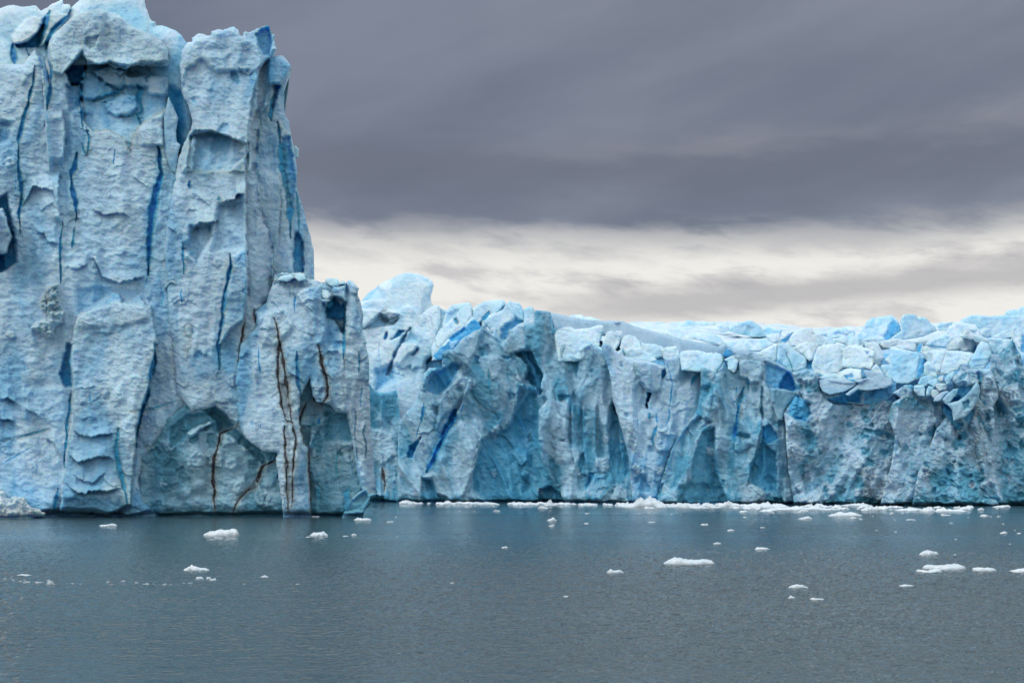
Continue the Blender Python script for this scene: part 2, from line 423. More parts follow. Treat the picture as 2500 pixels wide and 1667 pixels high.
    def notch(s, hgt=1.0, dep=2.2, seed=0):
        """wave-cut notch at the waterline"""
        z = HC + (HY-s.V)*s.mpp
        hh = hgt*(0.55+0.9*fbm(s.X/7, s.X*0, s.seed+77, 3))
        s.h -= dep*(1-sm(z, hh*0.35, hh+0.35)); s.h += 0.5*np.exp(-((z-hh-1.2)/1.2)**2)
        s.wh = np.where(z < 2.6, s.wh-0.25*(1-sm(z, 0.8, 2.6)), s.wh)
        return s
    def build(s, name, mat, label, cat='ice tower', group=None, kind=None, parent=None):
        sd, U, V = s.sdf, s.U.copy(), s.V.copy()
        gy, gx = np.gradient(sd, s.step)
        gl = np.maximum(np.hypot(gx, gy), 0.3)
        out = sd < 0
        lim = np.clip(-sd/gl, 0, s.step*1.5)
        U = np.where(out, U+gx/gl*lim, U); V = np.where(out, V+gy/gl*lim, V)
        ny, nx = sd.shape
        ins = ~out
        keep = (ins[:-1, :-1] & ins[1:, 1:]) | (ins[:-1, 1:] & ins[1:, :-1]) | (ins[:-1, :-1] & ins[:-1, 1:]) | (ins[1:, :-1] & ins[1:, 1:]) \
            | ins[:-1, :-1] | ins[1:, 1:] | ins[:-1, 1:] | ins[1:, :-1]
        idx = np.arange(ny*nx).reshape(ny, nx)
        a = idx[:-1, :-1][keep]; b = idx[:-1, 1:][keep]; c = idx[1:, 1:][keep]; d = idx[1:, :-1][keep]
        faces = np.stack([a, d, c, b], 1)
        used = np.unique(faces); remap = np.full(ny*nx, -1); remap[used] = np.arange(len(used)); faces = remap[faces]
        depth = s.D - s.h.ravel()[used]
        u, v = U.ravel()[used], V.ravel()[used]
        P = np.stack([(u-CX)/F*depth, depth, HC+(HY-v)/F*depth], 1)
        att = np.stack([s.blue.ravel()[used], s.dirt.ravel()[used], np.clip(s.wh.ravel()[used], 0, 1), np.ones(len(used))], 1)
        # boundary edges
        E = np.concatenate([faces[:, [0, 1]], faces[:, [1, 2]], faces[:, [2, 3]], faces[:, [3, 0]]])
        key = np.sort(E, 1); kk = key[:, 0].astype(np.int64)*(len(used)+1)+key[:, 1]
        _, inv, cnt = np.unique(kk, return_inverse=True, return_counts=True)
        B = E[cnt[inv] == 1]
        bv = np.unique(B); bm_ = np.full(len(used), -1); bm_[bv] = np.arange(len(bv))
        cen = np.array([u.mean(), v.mean()])
        rings = [P]; atts = [att]; allf = [faces]; n0 = len(P); prev = None; base_i = n0
        NR = 7
        for r in range(1, NR+1):
            t = r/NR; dep2 = depth[bv]+s.thick*t
            sh = 0.05*t*t + 0.02*t
            jx = fbm(P[bv, 0]/3+r*1.3, P[bv, 2]/3, s.seed+200, 3)*0.006
            uu = u[bv]+(cen[0]-u[bv])*(sh+0.01+jx); vv = v[bv]+(cen[1]-v[bv])*(sh+jx)
            Q = np.stack([(uu-CX)/F*dep2, dep2, HC+(HY-vv)/F*dep2], 1)
            rings.append(Q); atts.append(att[bv])
            cur = base_i+(r-1)*len(bv)
            pa = (B[:, 0] if r == 1 else bm_[B[:, 0]]+cur-len(bv)); pb = (B[:, 1] if r == 1 else bm_[B[:, 1]]+cur-len(bv))
            qa = bm_[B[:, 0]]+cur; qb = bm_[B[:, 1]]+cur
            allf.append(np.stack([pb, pa, qa, qb], 1))
        last = base_i+(NR-1)*len(bv)
        dc = s.D+s.thick*1.1
        rings.append(np.array([[(cen[0]-CX)/F*dc, dc, HC+(HY-cen[1])/F*dc]])); atts.append(att[:1])
        ci = base_i+NR*len(bv)
        tri = np.stack([bm_[B[:, 1]]+last, bm_[B[:, 0]]+last, np.full(len(B), ci)], 1)
        Vt = np.concatenate(rings); At = np.concatenate(atts); Qf = np.concatenate(allf)
        org = np.array([(cen[0]-CX)/F*s.D, s.D+s.thick*0.5, 0.0])
        Vt = Vt-org
        # smooth normals of the whole body, shared by its parts
        tr = np.concatenate([Qf[:, [0, 1, 2]], Qf[:, [0, 2, 3]], tri])
        fn = np.cross(Vt[tr[:, 1]]-Vt[tr[:, 0]], Vt[tr[:, 2]]-Vt[tr[:, 0]])
        VN = np.zeros_like(Vt)
        for k in range(3):
            for ax in range(3): VN[:, ax] += np.bincount(tr[:, k], fn[:, ax], len(Vt))
        VN /= np.maximum(np.linalg.norm(VN, axis=1), 1e-12)[:, None]
        pid = s.pid[:-1, :-1][keep]; fid = np.zeros(len(Qf), int); fid[:len(pid)] = pid
        ids = [i+1 for i in range(len(s.pn)) if (fid == i+1).sum() >= 24]
        def sub(nm, q, t, Vt, At, VN):
            used_ = np.unique(np.concatenate([q.ravel(), t.ravel()])); rm = np.full(len(Vt), -1); rm[used_] = np.arange(len(used_))
            q, t = rm[q], rm[t]; nq, nt = len(q), len(t)
            me = bpy.data.meshes.new(nm)
            me.vertices.add(len(used_)); me.vertices.foreach_set('co', Vt[used_].astype(np.float32).ravel())
            me.loops.add(nq*4+nt*3); me.loops.foreach_set('vertex_index', np.concatenate([q.ravel(), t.ravel()]).astype(np.int32))
            me.polygons.add(nq+nt)
            me.polygons.foreach_set('loop_start', np.concatenate([np.arange(nq)*4, nq*4+np.arange(nt)*3]).astype(np.int32))
            me.polygons.foreach_set('use_smooth', np.ones(nq+nt, bool))
            me.update(calc_edges=True)
            ca = me.color_attributes.new('tint', 'FLOAT_COLOR', 'POINT')
            ca.data.foreach_set('color', At[used_].astype(np.float32).ravel())
            if ids: me.normals_split_custom_set_from_vertices(VN[used_].astype(np.float32))
            me.materials.append(mat)
            ob = bpy.data.objects.new(nm, me); sc.collection.objects.link(ob); return ob
        if ids:
            o = bpy.data.objects.new(name, None); o.location = org; sc.collection.objects.link(o)
            f0 = sub('ice_face', Qf, tri, Vt, At, VN); f0.parent = o
            for i in ids:
                q = Qf[fid == i]; us = np.unique(q); rm = np.full(len(Vt), -1); rm[us] = np.arange(len(us)); q = rm[q]
                E2 = np.concatenate([q[:, [0, 1]], q[:, [1, 2]], q[:, [2, 3]], q[:, [3, 0]]])
                k2 = np.sort(E2, 1); k2 = k2[:, 0].astype(np.int64)*(len(us)+1)+k2[:, 1]
                _, iv, ct = np.unique(k2, return_inverse=True, return_counts=True); B2 = E2[ct[iv] == 1]
                W_ = Vt[us]+org; ray = (W_-np.array([0, 0, HC])); ray /= np.linalg.norm(ray, axis=1)[:, None]
                # a solid of its own set into the body, a finger's breadth proud of it
                fr = Vt[us]-ray*0.03; bk = Vt[us]+ray*(1.6 if s.pn[i-1] not in ('crack', 'sediment_band') else 0.9); n_ = len(us)
                qq = np.concatenate([q, q[:, ::-1]+n_, np.stack([B2[:, 1], B2[:, 0], B2[:, 0]+n_, B2[:, 1]+n_], 1)])
                c_ = sub(s.pn[i-1], qq, np.zeros((0, 3), int), np.concatenate([fr, bk]), np.concatenate([At[us]]*2), np.concatenate([VN[us], -VN[us]]))
                c_.parent = o
        else:
            o = sub(name, Qf, tri, Vt, At, VN); o.location = org
        if label: o['label'] = label; o['category'] = cat
        if group: o['group'] = group
        o['kind'] = kind or 'thing'
        return o


# ------------------------------------------------------------------ lake
def wave(X, Y, D):
    """wind ripples, metres; short ones fade with the mesh spacing"""
    calm = 0.45+0.55*sm(fbm(X/160, Y/42, 701, 3), -0.35, 0.25)
    z = 0.022*fbm(X/2.6+Y/9, Y/1.6, 702, 2)+0.036*fbm(X/0.62, Y/0.45, 703, 2)+0.026*fbm(X/0.24, Y/0.20, 704, 2)
    return z*calm
def grid_mesh(name, V, ny, nx):
    me = bpy.data.meshes.new(name); idx = np.arange(ny*nx).reshape(ny, nx)
    Fc = np.stack([idx[:-1, :-1].ravel(), idx[:-1, 1:].ravel(), idx[1:, 1:].ravel(), idx[1:, :-1].ravel()], 1)
    me.vertices.add(len(V)); me.vertices.foreach_set('co', V.astype(np.float32).ravel())
    me.loops.add(Fc.size); me.loops.foreach_set('vertex_index', Fc.astype(np.int32).ravel())
    me.polygons.add(len(Fc)); me.polygons.foreach_set('loop_start', (np.arange(len(Fc))*4).astype(np.int32))
    me.polygons.foreach_set('use_smooth', np.ones(len(Fc), bool)); me.update(calc_edges=True)
    return me
def build_water():
    # finer towards the boat: row distances follow a geometric spacing
    dn = np.concatenate([1/np.linspace(1/25.0, 1/262.0, 900), np.linspace(270, 4000, 30)])
    dn = np.concatenate([np.linspace(-2500, 24.5, 12), dn])
    tn = np.concatenate([np.linspace(-12, -0.56, 12), np.linspace(-0.55, 0.55, 1400), np.linspace(0.56, 12, 12)])
    T_, Y = np.meshgrid(tn, dn); X = T_*np.maximum(Y, 60*0+np.where(Y < 25, 25, Y))
    X = np.where(Y < 25, T_*np.where(Y < 24, 300, 25), X)
    Zz = np.where((Y > 25) & (Y < 262) & (np.abs(T_) < 0.55), wave(X, Y, Y), 0.0)
    me = grid_mesh('water', np.stack([X.ravel(), Y.ravel(), Zz.ravel()], 1), *X.shape)
    me.materials.append(M_WATER)
    o = bpy.data.objects.new('water', me); sc.collection.objects.link(o); o['kind'] = 'structure'
build_water()

# ------------------------------------------------------------------ the tall ice towers (left)
DT = 166.0
GT = 'tall ice towers at the glacier corner'
# bright blue ice standing inside the crevasse between the two big towers
r = Relief('a 1360,190 1415,200 1410,235 1480,235 1600,280 1660,330 1700,395 1760,500 1760,1400 1480,1500 1360,900', DT+5, 2, R=30, round_=1.0, seed=11, thick=10, edge=2)
r.base(0.5, 0.5, 0.3, 0.15)
r.patch('a 1380,480 1760,480 1760,1500 1380,1500', 0, 50, blue=0.24, wh=0.3, jit=0)
r.patch('a 1550,820 1650,860 1660,1500 1560,1500', -1.5, 40, blue=0.70)
r.patch('a 1380,180 1760,300 1760,470 1380,480', 0, 30, blue=0.12)
r.build('ice_slab', M_BRIGHT, 'rounded bright blue ice slab deep in the crevasse between the two tallest towers', 'ice slab')

# rear summit
r = Relief('a 600,170 650,70 720,10 735,-80 p 345,-22 a 1312,-40 1325,50 1345,110 1370,170 1395,215 1430,330 1430,600 640,600', DT+5, 2, R=34, seed=12, thick=14, edge=2, lean=0.5)
r.base(0.7, 0.5, 0.35, 0.2)
r.patch('a 700,60 1350,60 1350,330 800,120', 0, 40, wh=0.35)
r.build('ice_block', M_BRIGHT, 'highest pale blue ice block behind the summit of the wide left tower', 'ice block')
r = Relief('p -40,30 a 0,80 60,55 120,48 190,65 330,55 372,96 430,75 470,45 520,18 570,-5 576,40 635,45 645,80 625,150 660,300 500,900 p -40,200', DT+3, 2, R=30, seed=13, thick=14, edge=2, lean=0.4)
r.base(0.7, 0.6, 0.4, 0.2)
r.crack('a 640,90 615,150 480,280 430,380 420,470', 7, 3.5, 0.8)
r.crack('a 450,100 410,240 350,350 345,430', 8, 3, 0.85)
r.patch('a 150,260 240,170 330,150 390,165 385,220 340,290 260,370 180,400 120,395 105,350', 2.4, 5, wh=0.8)
r.patch('a 345,310 395,230 385,400 330,430 150,440 140,405 250,385', -1.5, 6, blue=0.55)
r.patch('a 420,150 520,110 620,140 600,200 450,370 360,430 360,330 410,260', 1.4, 5, wh=0.8)
r.crack('a 118,400 125,580', 6, 2.5, 0.9); r.crack('a 240,440 270,520', 4, 2, 0.8)
r.build('ice_block', M_BRIGHT, 'knobbly pale ice block behind the top left edge, split by blue gaps', 'ice block')

# the wide left tower
r = Relief('p -50,150 a 0,590 100,585 220,585 290,480 320,450 380,500 440,420 445,370 470,330 560,250 640,170 740,120 820,90 850,95 930,85 1050,120 1110,160 1200,240 1290,280 1420,330 1480,380 1530,450 1540,640 1530,900 1505,1160 1530,1350 1565,1500 c 1640,0 1620,200 1600,440 1590,640 1620,900 1660,1060 1720,1200 1780,1400 f 290,0 330,180 330,540 180,540 110,600 40,680 0,720 e 1290,830 1190,960 1150,1150 1180,1300 1330,1430 1330,1560 p -50,1296',
           DT, 1.7, R=20, seed=21, thick=26, edge=2.2, lean=0.05, slope=-0.03)
r.base(1.1, 0.85, 0.40, 0.26, fw=5.0, fh=12, cw=2.4, ch=2.2).flute(0.7, 9.0)
r.lips(80, 3, (10, 46), (0.12, 0.45))
r.mottle(36, 5, (14, 40), 0.35, 0.55); r.cracks(26, 4, (25, 80), (0.8, 1.6), 0.5)
# summit cap and the overhanging hollow under it
r.patch('a 440,420 560,250 640,170 850,95 930,85 1110,160 1290,280 1480,380 1530,450 1540,560 1270,570 1200,600 1000,560 900,600 790,560 740,470 640,600 560,690 480,650', 0.9, 10, wh=0.72, part='summit_cap')
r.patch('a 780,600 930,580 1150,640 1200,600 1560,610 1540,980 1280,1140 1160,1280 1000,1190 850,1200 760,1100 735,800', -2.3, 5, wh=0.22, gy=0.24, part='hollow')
r.patch('a 850,650 1010,600 1120,640 1180,700 1330,690 1340,780 1130,780 1100,810 960,760', 2.0, 8, wh=0.62, gy=-0.2)
r.patch('a 1330,700 1550,690 1550,870 1350,860', 1.6, 10, wh=0.55)
r.patch('a 960,950 1100,870 1240,870 1260,980 1180,1040 1060,1060 980,1020', 1.2, 8, wh=0.15)
r.patch('a 750,640 850,680 1060,830 860,910 740,880', 0.9, 8, wh=0.2, gy=0.15)
r.patch('a 1360,1060 1480,1040 1490,1330 1290,1320 1270,1200', 1.0, 12)
r.patch('a 600,660 690,560 745,505 780,560 785,620 745,700 735,780 650,780', -4.5, 8, blue=0.75, part='crevice')
r.patch('a 610,780 740,780 735,980 640,1010', -2.6, 14, blue=0.30)
r.patch('a 330,460 440,430 470,700 460,800 400,700', -1.5, 8, blue=0.25)
r.crack('a 1120,700 1130,760 1080,850 960,860 850,925', 6, 1.6, 0.35)
r.crack('a 1245,770 1285,820 1270,900 1300,1020 1250,1050 1280,1130', 8, 2.2, 0.55)
r.crack('a 1080,1060 1240,1040', 5, 1.4, 0.3)
r.crack('a 1250,1165 1160,1280 1195,1380', 5, 1.2, 0.3)
r.lip('a 560,690 640,600 745,470', 1.4, 20); r.lip('a 780,560 900,600 1000,560 1100,600 1200,620 1280,580 1400,580 1535,540', 2.2, 22, 0.5)
r.lip('a 1000,640 1100,680 1180,640 1320,660', 1.0, 10)
# long cracks
r.crack('a 315,600 300,780 250,950 210,1110 175,1250 170,1568 c 180,0 200,200 180,350 180,560', 4.2, 3.6, 0.85)
r.crack('a 400,480 440,600 465,700 450,830 425,1000', 7, 3.4, 0.85); r.crack('a 420,1000 400,1170', 1.6, 1, 0.3)
r.crack('a 770,620 735,800 730,950 760,1160', 3.6, 2.6, 0.85)
r.crack('a 790,1160 812,1250 800,1340 785,1420', 3.6, 2.2, 0.6); r.crack('a 740,1300 755,1360 775,1420', 3, 2, 0.8)
r.crack('a 700,1390 680,1540 c 650,0 650,150 695,280 690,445', 6, 3.6, 0.95)
r.crack('a 1050,1350 1035,1500', 2, 1.6, 0.7)
r.crack('a 1435,1335 1460,1450 c 1465,0 1415,230 1385,400 1370,560 1358,760 1350,940', 9, 4.5, 1.0, halo=0.7)
r.crack('c 1345,940 1330,1020 1290,1130', 1.5, 0.8, 0.4)
r.crack('c 572,450 552,620 548,800 550,1010', 3.4, 3, 0.85); r.crack('c 682,505 655,700', 3.5, 1.8, 0.6)
r.crack('c 820,1080 800,1280', 1.5, 0.9, 0.6)
r.crack('a 1500,1170 1530,1290 1560,1400', 3.5, 2.8, 0.95)
r.ridge('p 100,150 108,230 112,300 118,420', 1.6, 22, -1)
r.ridge('a 560,1000 600,1200 570,1500', 1.6, 26, 1)
r.ridge('c 540,0 530,300 560,460', 1.2, 20, 1)
# blue corner on the far left
r.patch('c -40,250 60,200 130,560 150,820 20,910 -60,900', -2.6, 12, blue=0.42)
r.patch('c -60,740 20,740 30,880 -60,960', -1, 10, blue=0.7)
r.patch('c -80,330 20,335 50,380 60,430 105,600 60,740 -80,760', 6.0, 6, wh=0.85, blue=0.0)
r.patch('a -30,1080 90,1130 80,1280 -30,1300', -1.2, 14, blue=0.22)
# crumbled heap stuck to the wall
r.patch('c 370,1170 430,1040 530,1020 550,1200 580,1280 560,1360 490,1420 480,1500 440,1510 300,1420 330,1370 420,1340 380,1250', 1.8, 8, wh=0.95, rough=0.9, part='rubble_patch')
r.patch('c 560,800 620,380 720,380 760,800 620,860', -0.7, 14, wh=0.4)
r.lip('c 200,330 300,130 480,170 560,400', 1.3, 22); r.lip('c 820,330 950,390 1100,370 1200,420', 1.0, 18)
r.lip('c 800,790 850,780 890,850 930,950 1080,1010 1330,950', 1.5, 20, 0.6); r.lip('c 600,860 700,880 800,840', 1.0, 12, 0.6)
r.lip('c 330,540 400,560 430,640 530,640', 1.0, 16); r.lip('c 1510,1060 1560,1010 1640,1050', 1.4, 14)
# the buttress slab
BUT = 'c 710,1310 830,1250 870,1200 990,1150 1040,1100 1090,1120 1110,1190 1200,1180 1260,1130 1330,1200 1370,1220 1400,1380 1440,1560 e 1290,0 1275,200 1230,400 1170,560 1140,700 1125,850 1100,1150 1085,1330 900,1420 500,1390 540,1000 570,800 605,650 610,300 580,150 600,0 c 650,1568 690,1380'
r.patch(BUT, 3.4, 5, wh=0.52, part='buttress')
r.patch('c 720,1300 1040,1180 1320,1230 1350,1330 1100,1400 740,1420', 0.5, 12, wh=0.8)
r.patch('c 700,1060 1300,1060 1380,1180 1120,1190 960,1130 850,1230 700,1290', -0.5, 16, blue=0.22)
r.crack('e 1290,0 1275,180 1235,380 1185,540 1150,680 1128,860', 4.6, 3.2, 0.98, halo=0.8)
r.crack('e 1130,860 1120,1100 1100,1300', 2, 1.4, 0.2)
r.patch('e 560,0 600,0 590,130 600,350 540,360 500,250', -1.4, 10, blue=0.42)
r.crack('e 590,380 575,560 555,700 545,860 530,1030', 3.6, 2.2, 0.75)  # blue shadow at the buttress's left edge, tinted into a shallow groove
r.crack('e 985,700 960,860 1000,1050 1035,1200 1055,1320', 8, 1.6, 0.55); r.crack('e 485,1200 470,1300 445,1400', 6, 1.6, 0.55)
r.crack('e 0,800 200,760 420,700', 3.4, 0.9, 0.45); r.crack('e 1080,560 1250,540 1350,510 1480,460', 4, 0.8, 0.4)
r.crack('e 1265,985 1250,1180', 7, 1.0, 0.5); r.crack('e 0,1010 150,920 300,840', 2, 0.8, 0.4)
r.crack('c 80,1110 300,1100', 2, 0.6, 0.2)
r.lip('e 600,700 680,760 760,770 850,750 960,740', 1.5, 22, 0.7); r.lip('e 560,890 640,980 700,970 790,940 900,930 960,970', 1.9, 26, 0.7)
r.lip('e 550,1160 640,1230 720,1250 740,1220 900,1220 1010,1190', 1.9, 30, 0.8); r.lip('e 0,450 60,450 140,490', 1.6, 14, 0.7)
r.lip('e 0,620 120,640', 1.6, 20, 0.7); r.lip('e 210,530 360,620', 1.0, 20, 0.5); r.lip('e 390,780 460,830 530,980', 1.2, 18, 0.6)
r.lip('e 600,1080 700,1140 780,1150 880,1060', 0.9, 14)
r.patch('e 200,380 540,350 560,560 480,700 380,640 200,620', 0.6, 20, blue=0.10, wh=0.35)
r.patch('e 0,1150 1330,1200 1330,1440 0,1440', 0.0, 50, wh=0.28)
r.patch('e 480,1290 1000,1300 1060,1340 1000,1430 480,1430', -1.4, 30, wh=0.15)
r.patch('f 0,0 290,0 330,200 320,500 0,520', 0.2, 40, wh=0.60)
r.notch(1.3, 2.6)
r.build('ice_tower', M_ICE, 'wide pale blue ice tower filling the left edge, its summit cap overhanging a hollow', 'ice tower', GT)

# fin of ice in the gap
r = Relief('a 1535,880 1570,950 1610,1040 1625,1080 1605,1200 1612,1290 1645,1320 1625,1400 1620,1600 1560,1560 1500,1400 1490,1100', DT+1.6, 1.7, R=10, seed=23, thick=6, edge=1)
r.base(0.3, 0.3, 0.2, 0.1); r.build('ice_fin', M_ICE, 'thin pale fin of ice standing in the crevasse right of the wide left tower', 'ice fin')

# rear column with a rounded blue head
r = Relief('b 930,560 955,530 990,515 1050,508 1092,515 1120,550 1160,600 1163,625 1120,720 1095,800 1095,960 1110,1060 1140,1110 1165,1250 1200,1420 1215,1568 d 1218,170 1260,290 1300,450 1340,600 1368,720 1372,1010 1250,1010 940,1250 800,1200 p 600,400 620,160',
           DT+6, 1.8, R=16, seed=24, thick=18, edge=1.6, slope=0.35)
r.base(0.9, 1.1, 0.35, 0.25, fw=2.4, fh=16, cw=1.6, ch=2.6)
r.patch('b 955,540 1050,510 1160,600 1110,730 1060,770 945,760', 1.8, 9, blue=0.20, wh=0.35)
r.patch('b 1005,775 1060,775 1030,900 990,1000', -1.5, 6, blue=0.35)
r.crack('b 990,880 975,1000 980,1100', 6, 1.6, 0.6)
r.crack('b 1035,1110 1060,1250 1075,1450 d 1085,0 1135,250 1150,420 1150,600', 8, 3.0, 0.62)
r.patch('b 1075,1250 1150,1250 1190,1568 1080,1568', -1.2, 9, blue=0.32)
r.patch('d 1080,0 1200,0 1200,140 1170,330 1120,330', -0.9, 9, blue=0.30)
r.patch('d 1200,560 1225,545 1270,640 1275,915 1185,915 1180,740', -2.0, 5, blue=0.38)
r.crack('d 1210,180 1225,330 1235,520', 4, 1.6, 0.5)
r.patch('d 850,0 1060,0 1130,300 1180,900 960,900 1000,600 900,400', 0.4, 20, dirt=0.18, wh=0.7)
r.h -= 0.0; r.patch('d 1280,500 1372,600 1372,1000 1285,980 1260,700', -0.6, 14, dirt=0.35)
r.ridge('d 1050,0 1060,300 1040,600 1000,900', 0.9, 12, 1)
r.cracks(14, 9, (20, 60), (0.7, 1.4), 0.4)
r.build('ice_tower', M_ICE, 'slimmer rear ice tower with a rounded blue head, right of the middle tower', 'ice tower', GT)
r = Relief('b 1165,1330 1205,1330 1233,1360 1225,1440 1180,1440', DT+14, 1.6, R=6, seed=25, thick=4, edge=1)
r.build('ice_block', M_BRIGHT, 'tiny white ice lump peeping out behind the right edge of the rear tower', 'ice block')

# middle tower
r = Relief('b 150,640 150,560 165,470 215,395 258,385 258,350 300,315 345,308 400,328 425,322 430,292 480,272 540,275 600,252 640,248 665,262 700,315 716,335 725,300 745,290 780,295 850,258 880,255 945,230 965,240 975,290 985,320 1005,318 1010,390 1022,450 990,492 972,530 960,620 938,730 945,830 932,950 900,1020 870,1120 880,1200 d 860,0 880,250 900,450 1000,600 990,900 1000,1160 930,1190 850,1260 860,1400 800,1568 f 660,0 660,300 680,560 665,750 600,690 590,660 530,590 430,515 340,545 250,540 p 470,1005 430,960 415,800 400,600 a 1620,1480 1680,1300 1740,1180 b 262,1100 220,960 165,860 160,760',
           DT-0.4, 1.7, R=17, seed=31, thick=24, edge=3.4, lean=0.04)
r.base(1.1, 0.85, 0.38, 0.24, fw=4.6, fh=12, cw=2.2, ch=2.1).flute(0.6, 7.0)
r.lips(34, 13, (12, 50), (0.15, 0.6)); r.mottle(20, 6, (12, 34), 0.3, 0.55); r.cracks(16, 14, (20, 60), (0.8, 1.5), 0.45)
r.patch('b 160,780 200,640 340,540 470,650 860,640 910,560 850,380 760,360 600,250 200,400', 0.9, 12, wh=0.6)
r.patch('b 845,320 880,270 950,240 975,320 980,400 960,500 910,500 860,420', -1.8, 8, wh=0.05, blue=0.14)
# side face turning away to the right
r.patch('b 860,640 920,560 980,540 945,830 900,1010 850,1568 800,1568 790,1150 850,1000', -2.6, 9, dirt=0.52, gx=-1.1)
r.patch('d 740,0 860,0 880,300 1000,620 990,900 1000,1160 900,1220 760,1200 750,700', -1.6, 7, dirt=0.46, gx=-0.75)
r.ridge('b 910,560 860,700 800,900 770,1200 760,1500', 1.8, 22, 1); r.ridge('d 745,0 750,500 760,1000 770,1250', 1.5, 18, 1)
r.crack('d 830,350 830,600', 6, 1.2, 0.25); r.crack('d 970,950 965,1060', 4, 1, 0.45); r.crack('d 995,1080 998,1160', 2.5, 1.2, 0.8)
r.patch('b 860,1180 880,1400 840,1420', -0.8, 8, blue=0.2)
# hollow under the head
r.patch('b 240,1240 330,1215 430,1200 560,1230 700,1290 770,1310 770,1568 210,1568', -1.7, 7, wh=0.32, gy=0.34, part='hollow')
r.patch('d 180,0 740,0 740,200 500,240 500,440 260,450 170,520', -0.2, 30, wh=0.5, gy=-0.0)
r.lip('b 220,1250 280,1190 430,1190 560,1240 700,1290 780,1320', 1.5, 18, 0.5)
r.patch('b 265,1240 300,1270 260,1568 160,1568 200,1400', 1.2, 8)
r.patch('b 700,1380 740,1420 690,1480 600,1560 700,1568 745,1568 745,1300', 1.0, 8, wh=0.7)
r.lip('d 500,270 520,285 650,250 660,200 735,200', 2.4, 24, 0.8); r.crack('d 497,230 510,275', 4, 1.2, 0.45); r.crack('d 645,200 660,150', 2.5, 1, 0.4)
r.lip('d 250,540 280,500 330,460 420,465 500,440', 2.2, 22, 0.8)
r.patch('d 250,500 420,470 430,600 300,820 170,700 240,600', -1.6, 14, wh=0.35, dirt=0.12)
r.patch('d 500,300 740,260 740,700 600,700 440,720', -0.8, 14, wh=0.28)
r.crack('d 425,480 420,560', 3, 1, 0.45)
r.crack('d 235,80 240,150', 3, 2, 0.95); r.crack('d 170,640 165,730 185,860 175,930', 3.2, 2, 0.85)
r.crack('d 160,560 155,640', 1.5, 1, 0.6)
# the long blue crack and the leaf of ice beside it
r.crack('d 605,745 612,850 590,980 565,1080 545,1180 540,1320 515,1450 495,1568 f 455,30 465,210', 5.5, 3.2, 0.85, halo=0.5)
r.patch('d 612,760 740,720 760,1000 720,1350 600,1440 510,1568 550,1330 560,1130 600,1010 622,850', 1.7, 6, wh=0.45)
r.crack('f 470,200 430,280', 2.5, 1, 0.5)
r.crack('d 165,1060 150,1120 165,1200', 2, 1, 0.5)
r.patch('d 170,1000 540,900 540,1568 330,1568 220,1250', 0.2, 30, dirt=0.22, wh=0.65)
r.patch('f 330,150 560,250 600,650 500,560 330,520', 0.2, 30, dirt=0.20, wh=0.65)
# brown bands
r.crack('d 700,1000 690,1200', 2, 0.5, dirt=0.30)
r.crack('d 740,1330 715,1500 700,1568 f 645,0 625,90 608,150', 3.0, 0.9, dirt=0.92, blue=0)
r.crack('f 608,130 620,240 640,350 658,420 652,520 640,600 600,690', 3.2, 0.9, dirt=0.95)
r.crack('f 590,150 600,260 620,420', 2.0, 0.3, dirt=0.55)
r.crack('f 632,150 645,380 640,600', 6, 0.3, dirt=0.56, part=None); r.crack('d 825,1250 845,1340 850,1400', 3.0, 0.9, dirt=0.8)
r.crack('d 900,1030 915,1180', 1.5, 0.5, dirt=0.5)
r.build('ice_tower', M_ICE, 'square-headed middle ice tower with a horned top and a grey side face turned away', 'ice tower', GT)

# shoulder block, lower right
r = Relief('d 1000,1000 1010,940 1080,915 1275,920 1300,950 1330,980 1370,983 1430,1005 1465,1010 1520,1035 1660,1015 1690,990 1722,993 1780,1058 1768,1110 1795,1190 1815,1290 1810,1450 1850,1568 f 1680,0 1705,120 1712,300 1718,700 1742,1000 1772,1235 1700,1240 1650,1215 1615,1100 1550,720 1522,573 1430,568 1385,500 1340,495 1275,485 1240,430 1215,290 1180,345 1135,440 1125,660 1165,770 1172,830 1212,870 1232,1500 1010,1500 965,1200 935,960 940,905 820,890 690,790 640,720 620,600 600,300 640,0 d 850,1400 830,1270 930,1190',
           DT-1.6, 1.7, R=13, seed=41, thick=22, edge=3.2)
r.base(1.0, 1.0, 0.34, 0.24, fw=3.0, fh=13, cw=1.8, ch=2.6).flute(0.8, 5.0)
r.lips(40, 15, (12, 44), (0.15, 0.6)); r.mottle(12, 7, (10, 26), 0.3, 0.6); r.cracks(16, 16, (20, 60), (0.7, 1.3), 0.45)
r.patch('f 1600,300 1720,300 1772,1235 1690,1240 1560,700 1520,560', -0.6, 12, dirt=0.30, gx=-0.6, wh=0.7)
r.patch('d 1000,930 1380,970 1460,1010 1400,1080 1270,1060 1000,1050', -0.8, 12, wh=0.85, rough=0.6, gy=0.6)
r.patch('d 850,1280 1100,1250 1180,1400 1040,1568 900,1568', 0.7, 14, wh=0.6, rough=0.2)
r.patch('d 1270,1060 1420,1040 1470,1250 1500,1400 1440,1568 1390,1568 1330,1300 1200,1110', 1.0, 10, wh=0.45)
r.patch('d 1480,1200 1560,1130 1660,1190 1640,1480 1560,1350 1480,1330', -3.0, 8, blue=0.52, part='crevice')
r.patch('d 1470,1330 1640,1340 1640,1568 1500,1568', -1.0, 12, blue=0.14)
r.crack('d 1660,1190 1650,1350 1640,1568 f 1500,60 1495,180', 3.6, 2.4, 0.7)
r.patch('d 1450,1170 1530,1160 1550,1200 1520,1240 1480,1230', 2.6, 5, wh=0.8)
r.patch('d 1540,1050 1650,1040 1655,1180 1620,1230 1560,1160', 1.4, 6, wh=0.4, blue=0.1)
r.crack('d 1660,1010 1670,1110', 4, 2, 0.55)
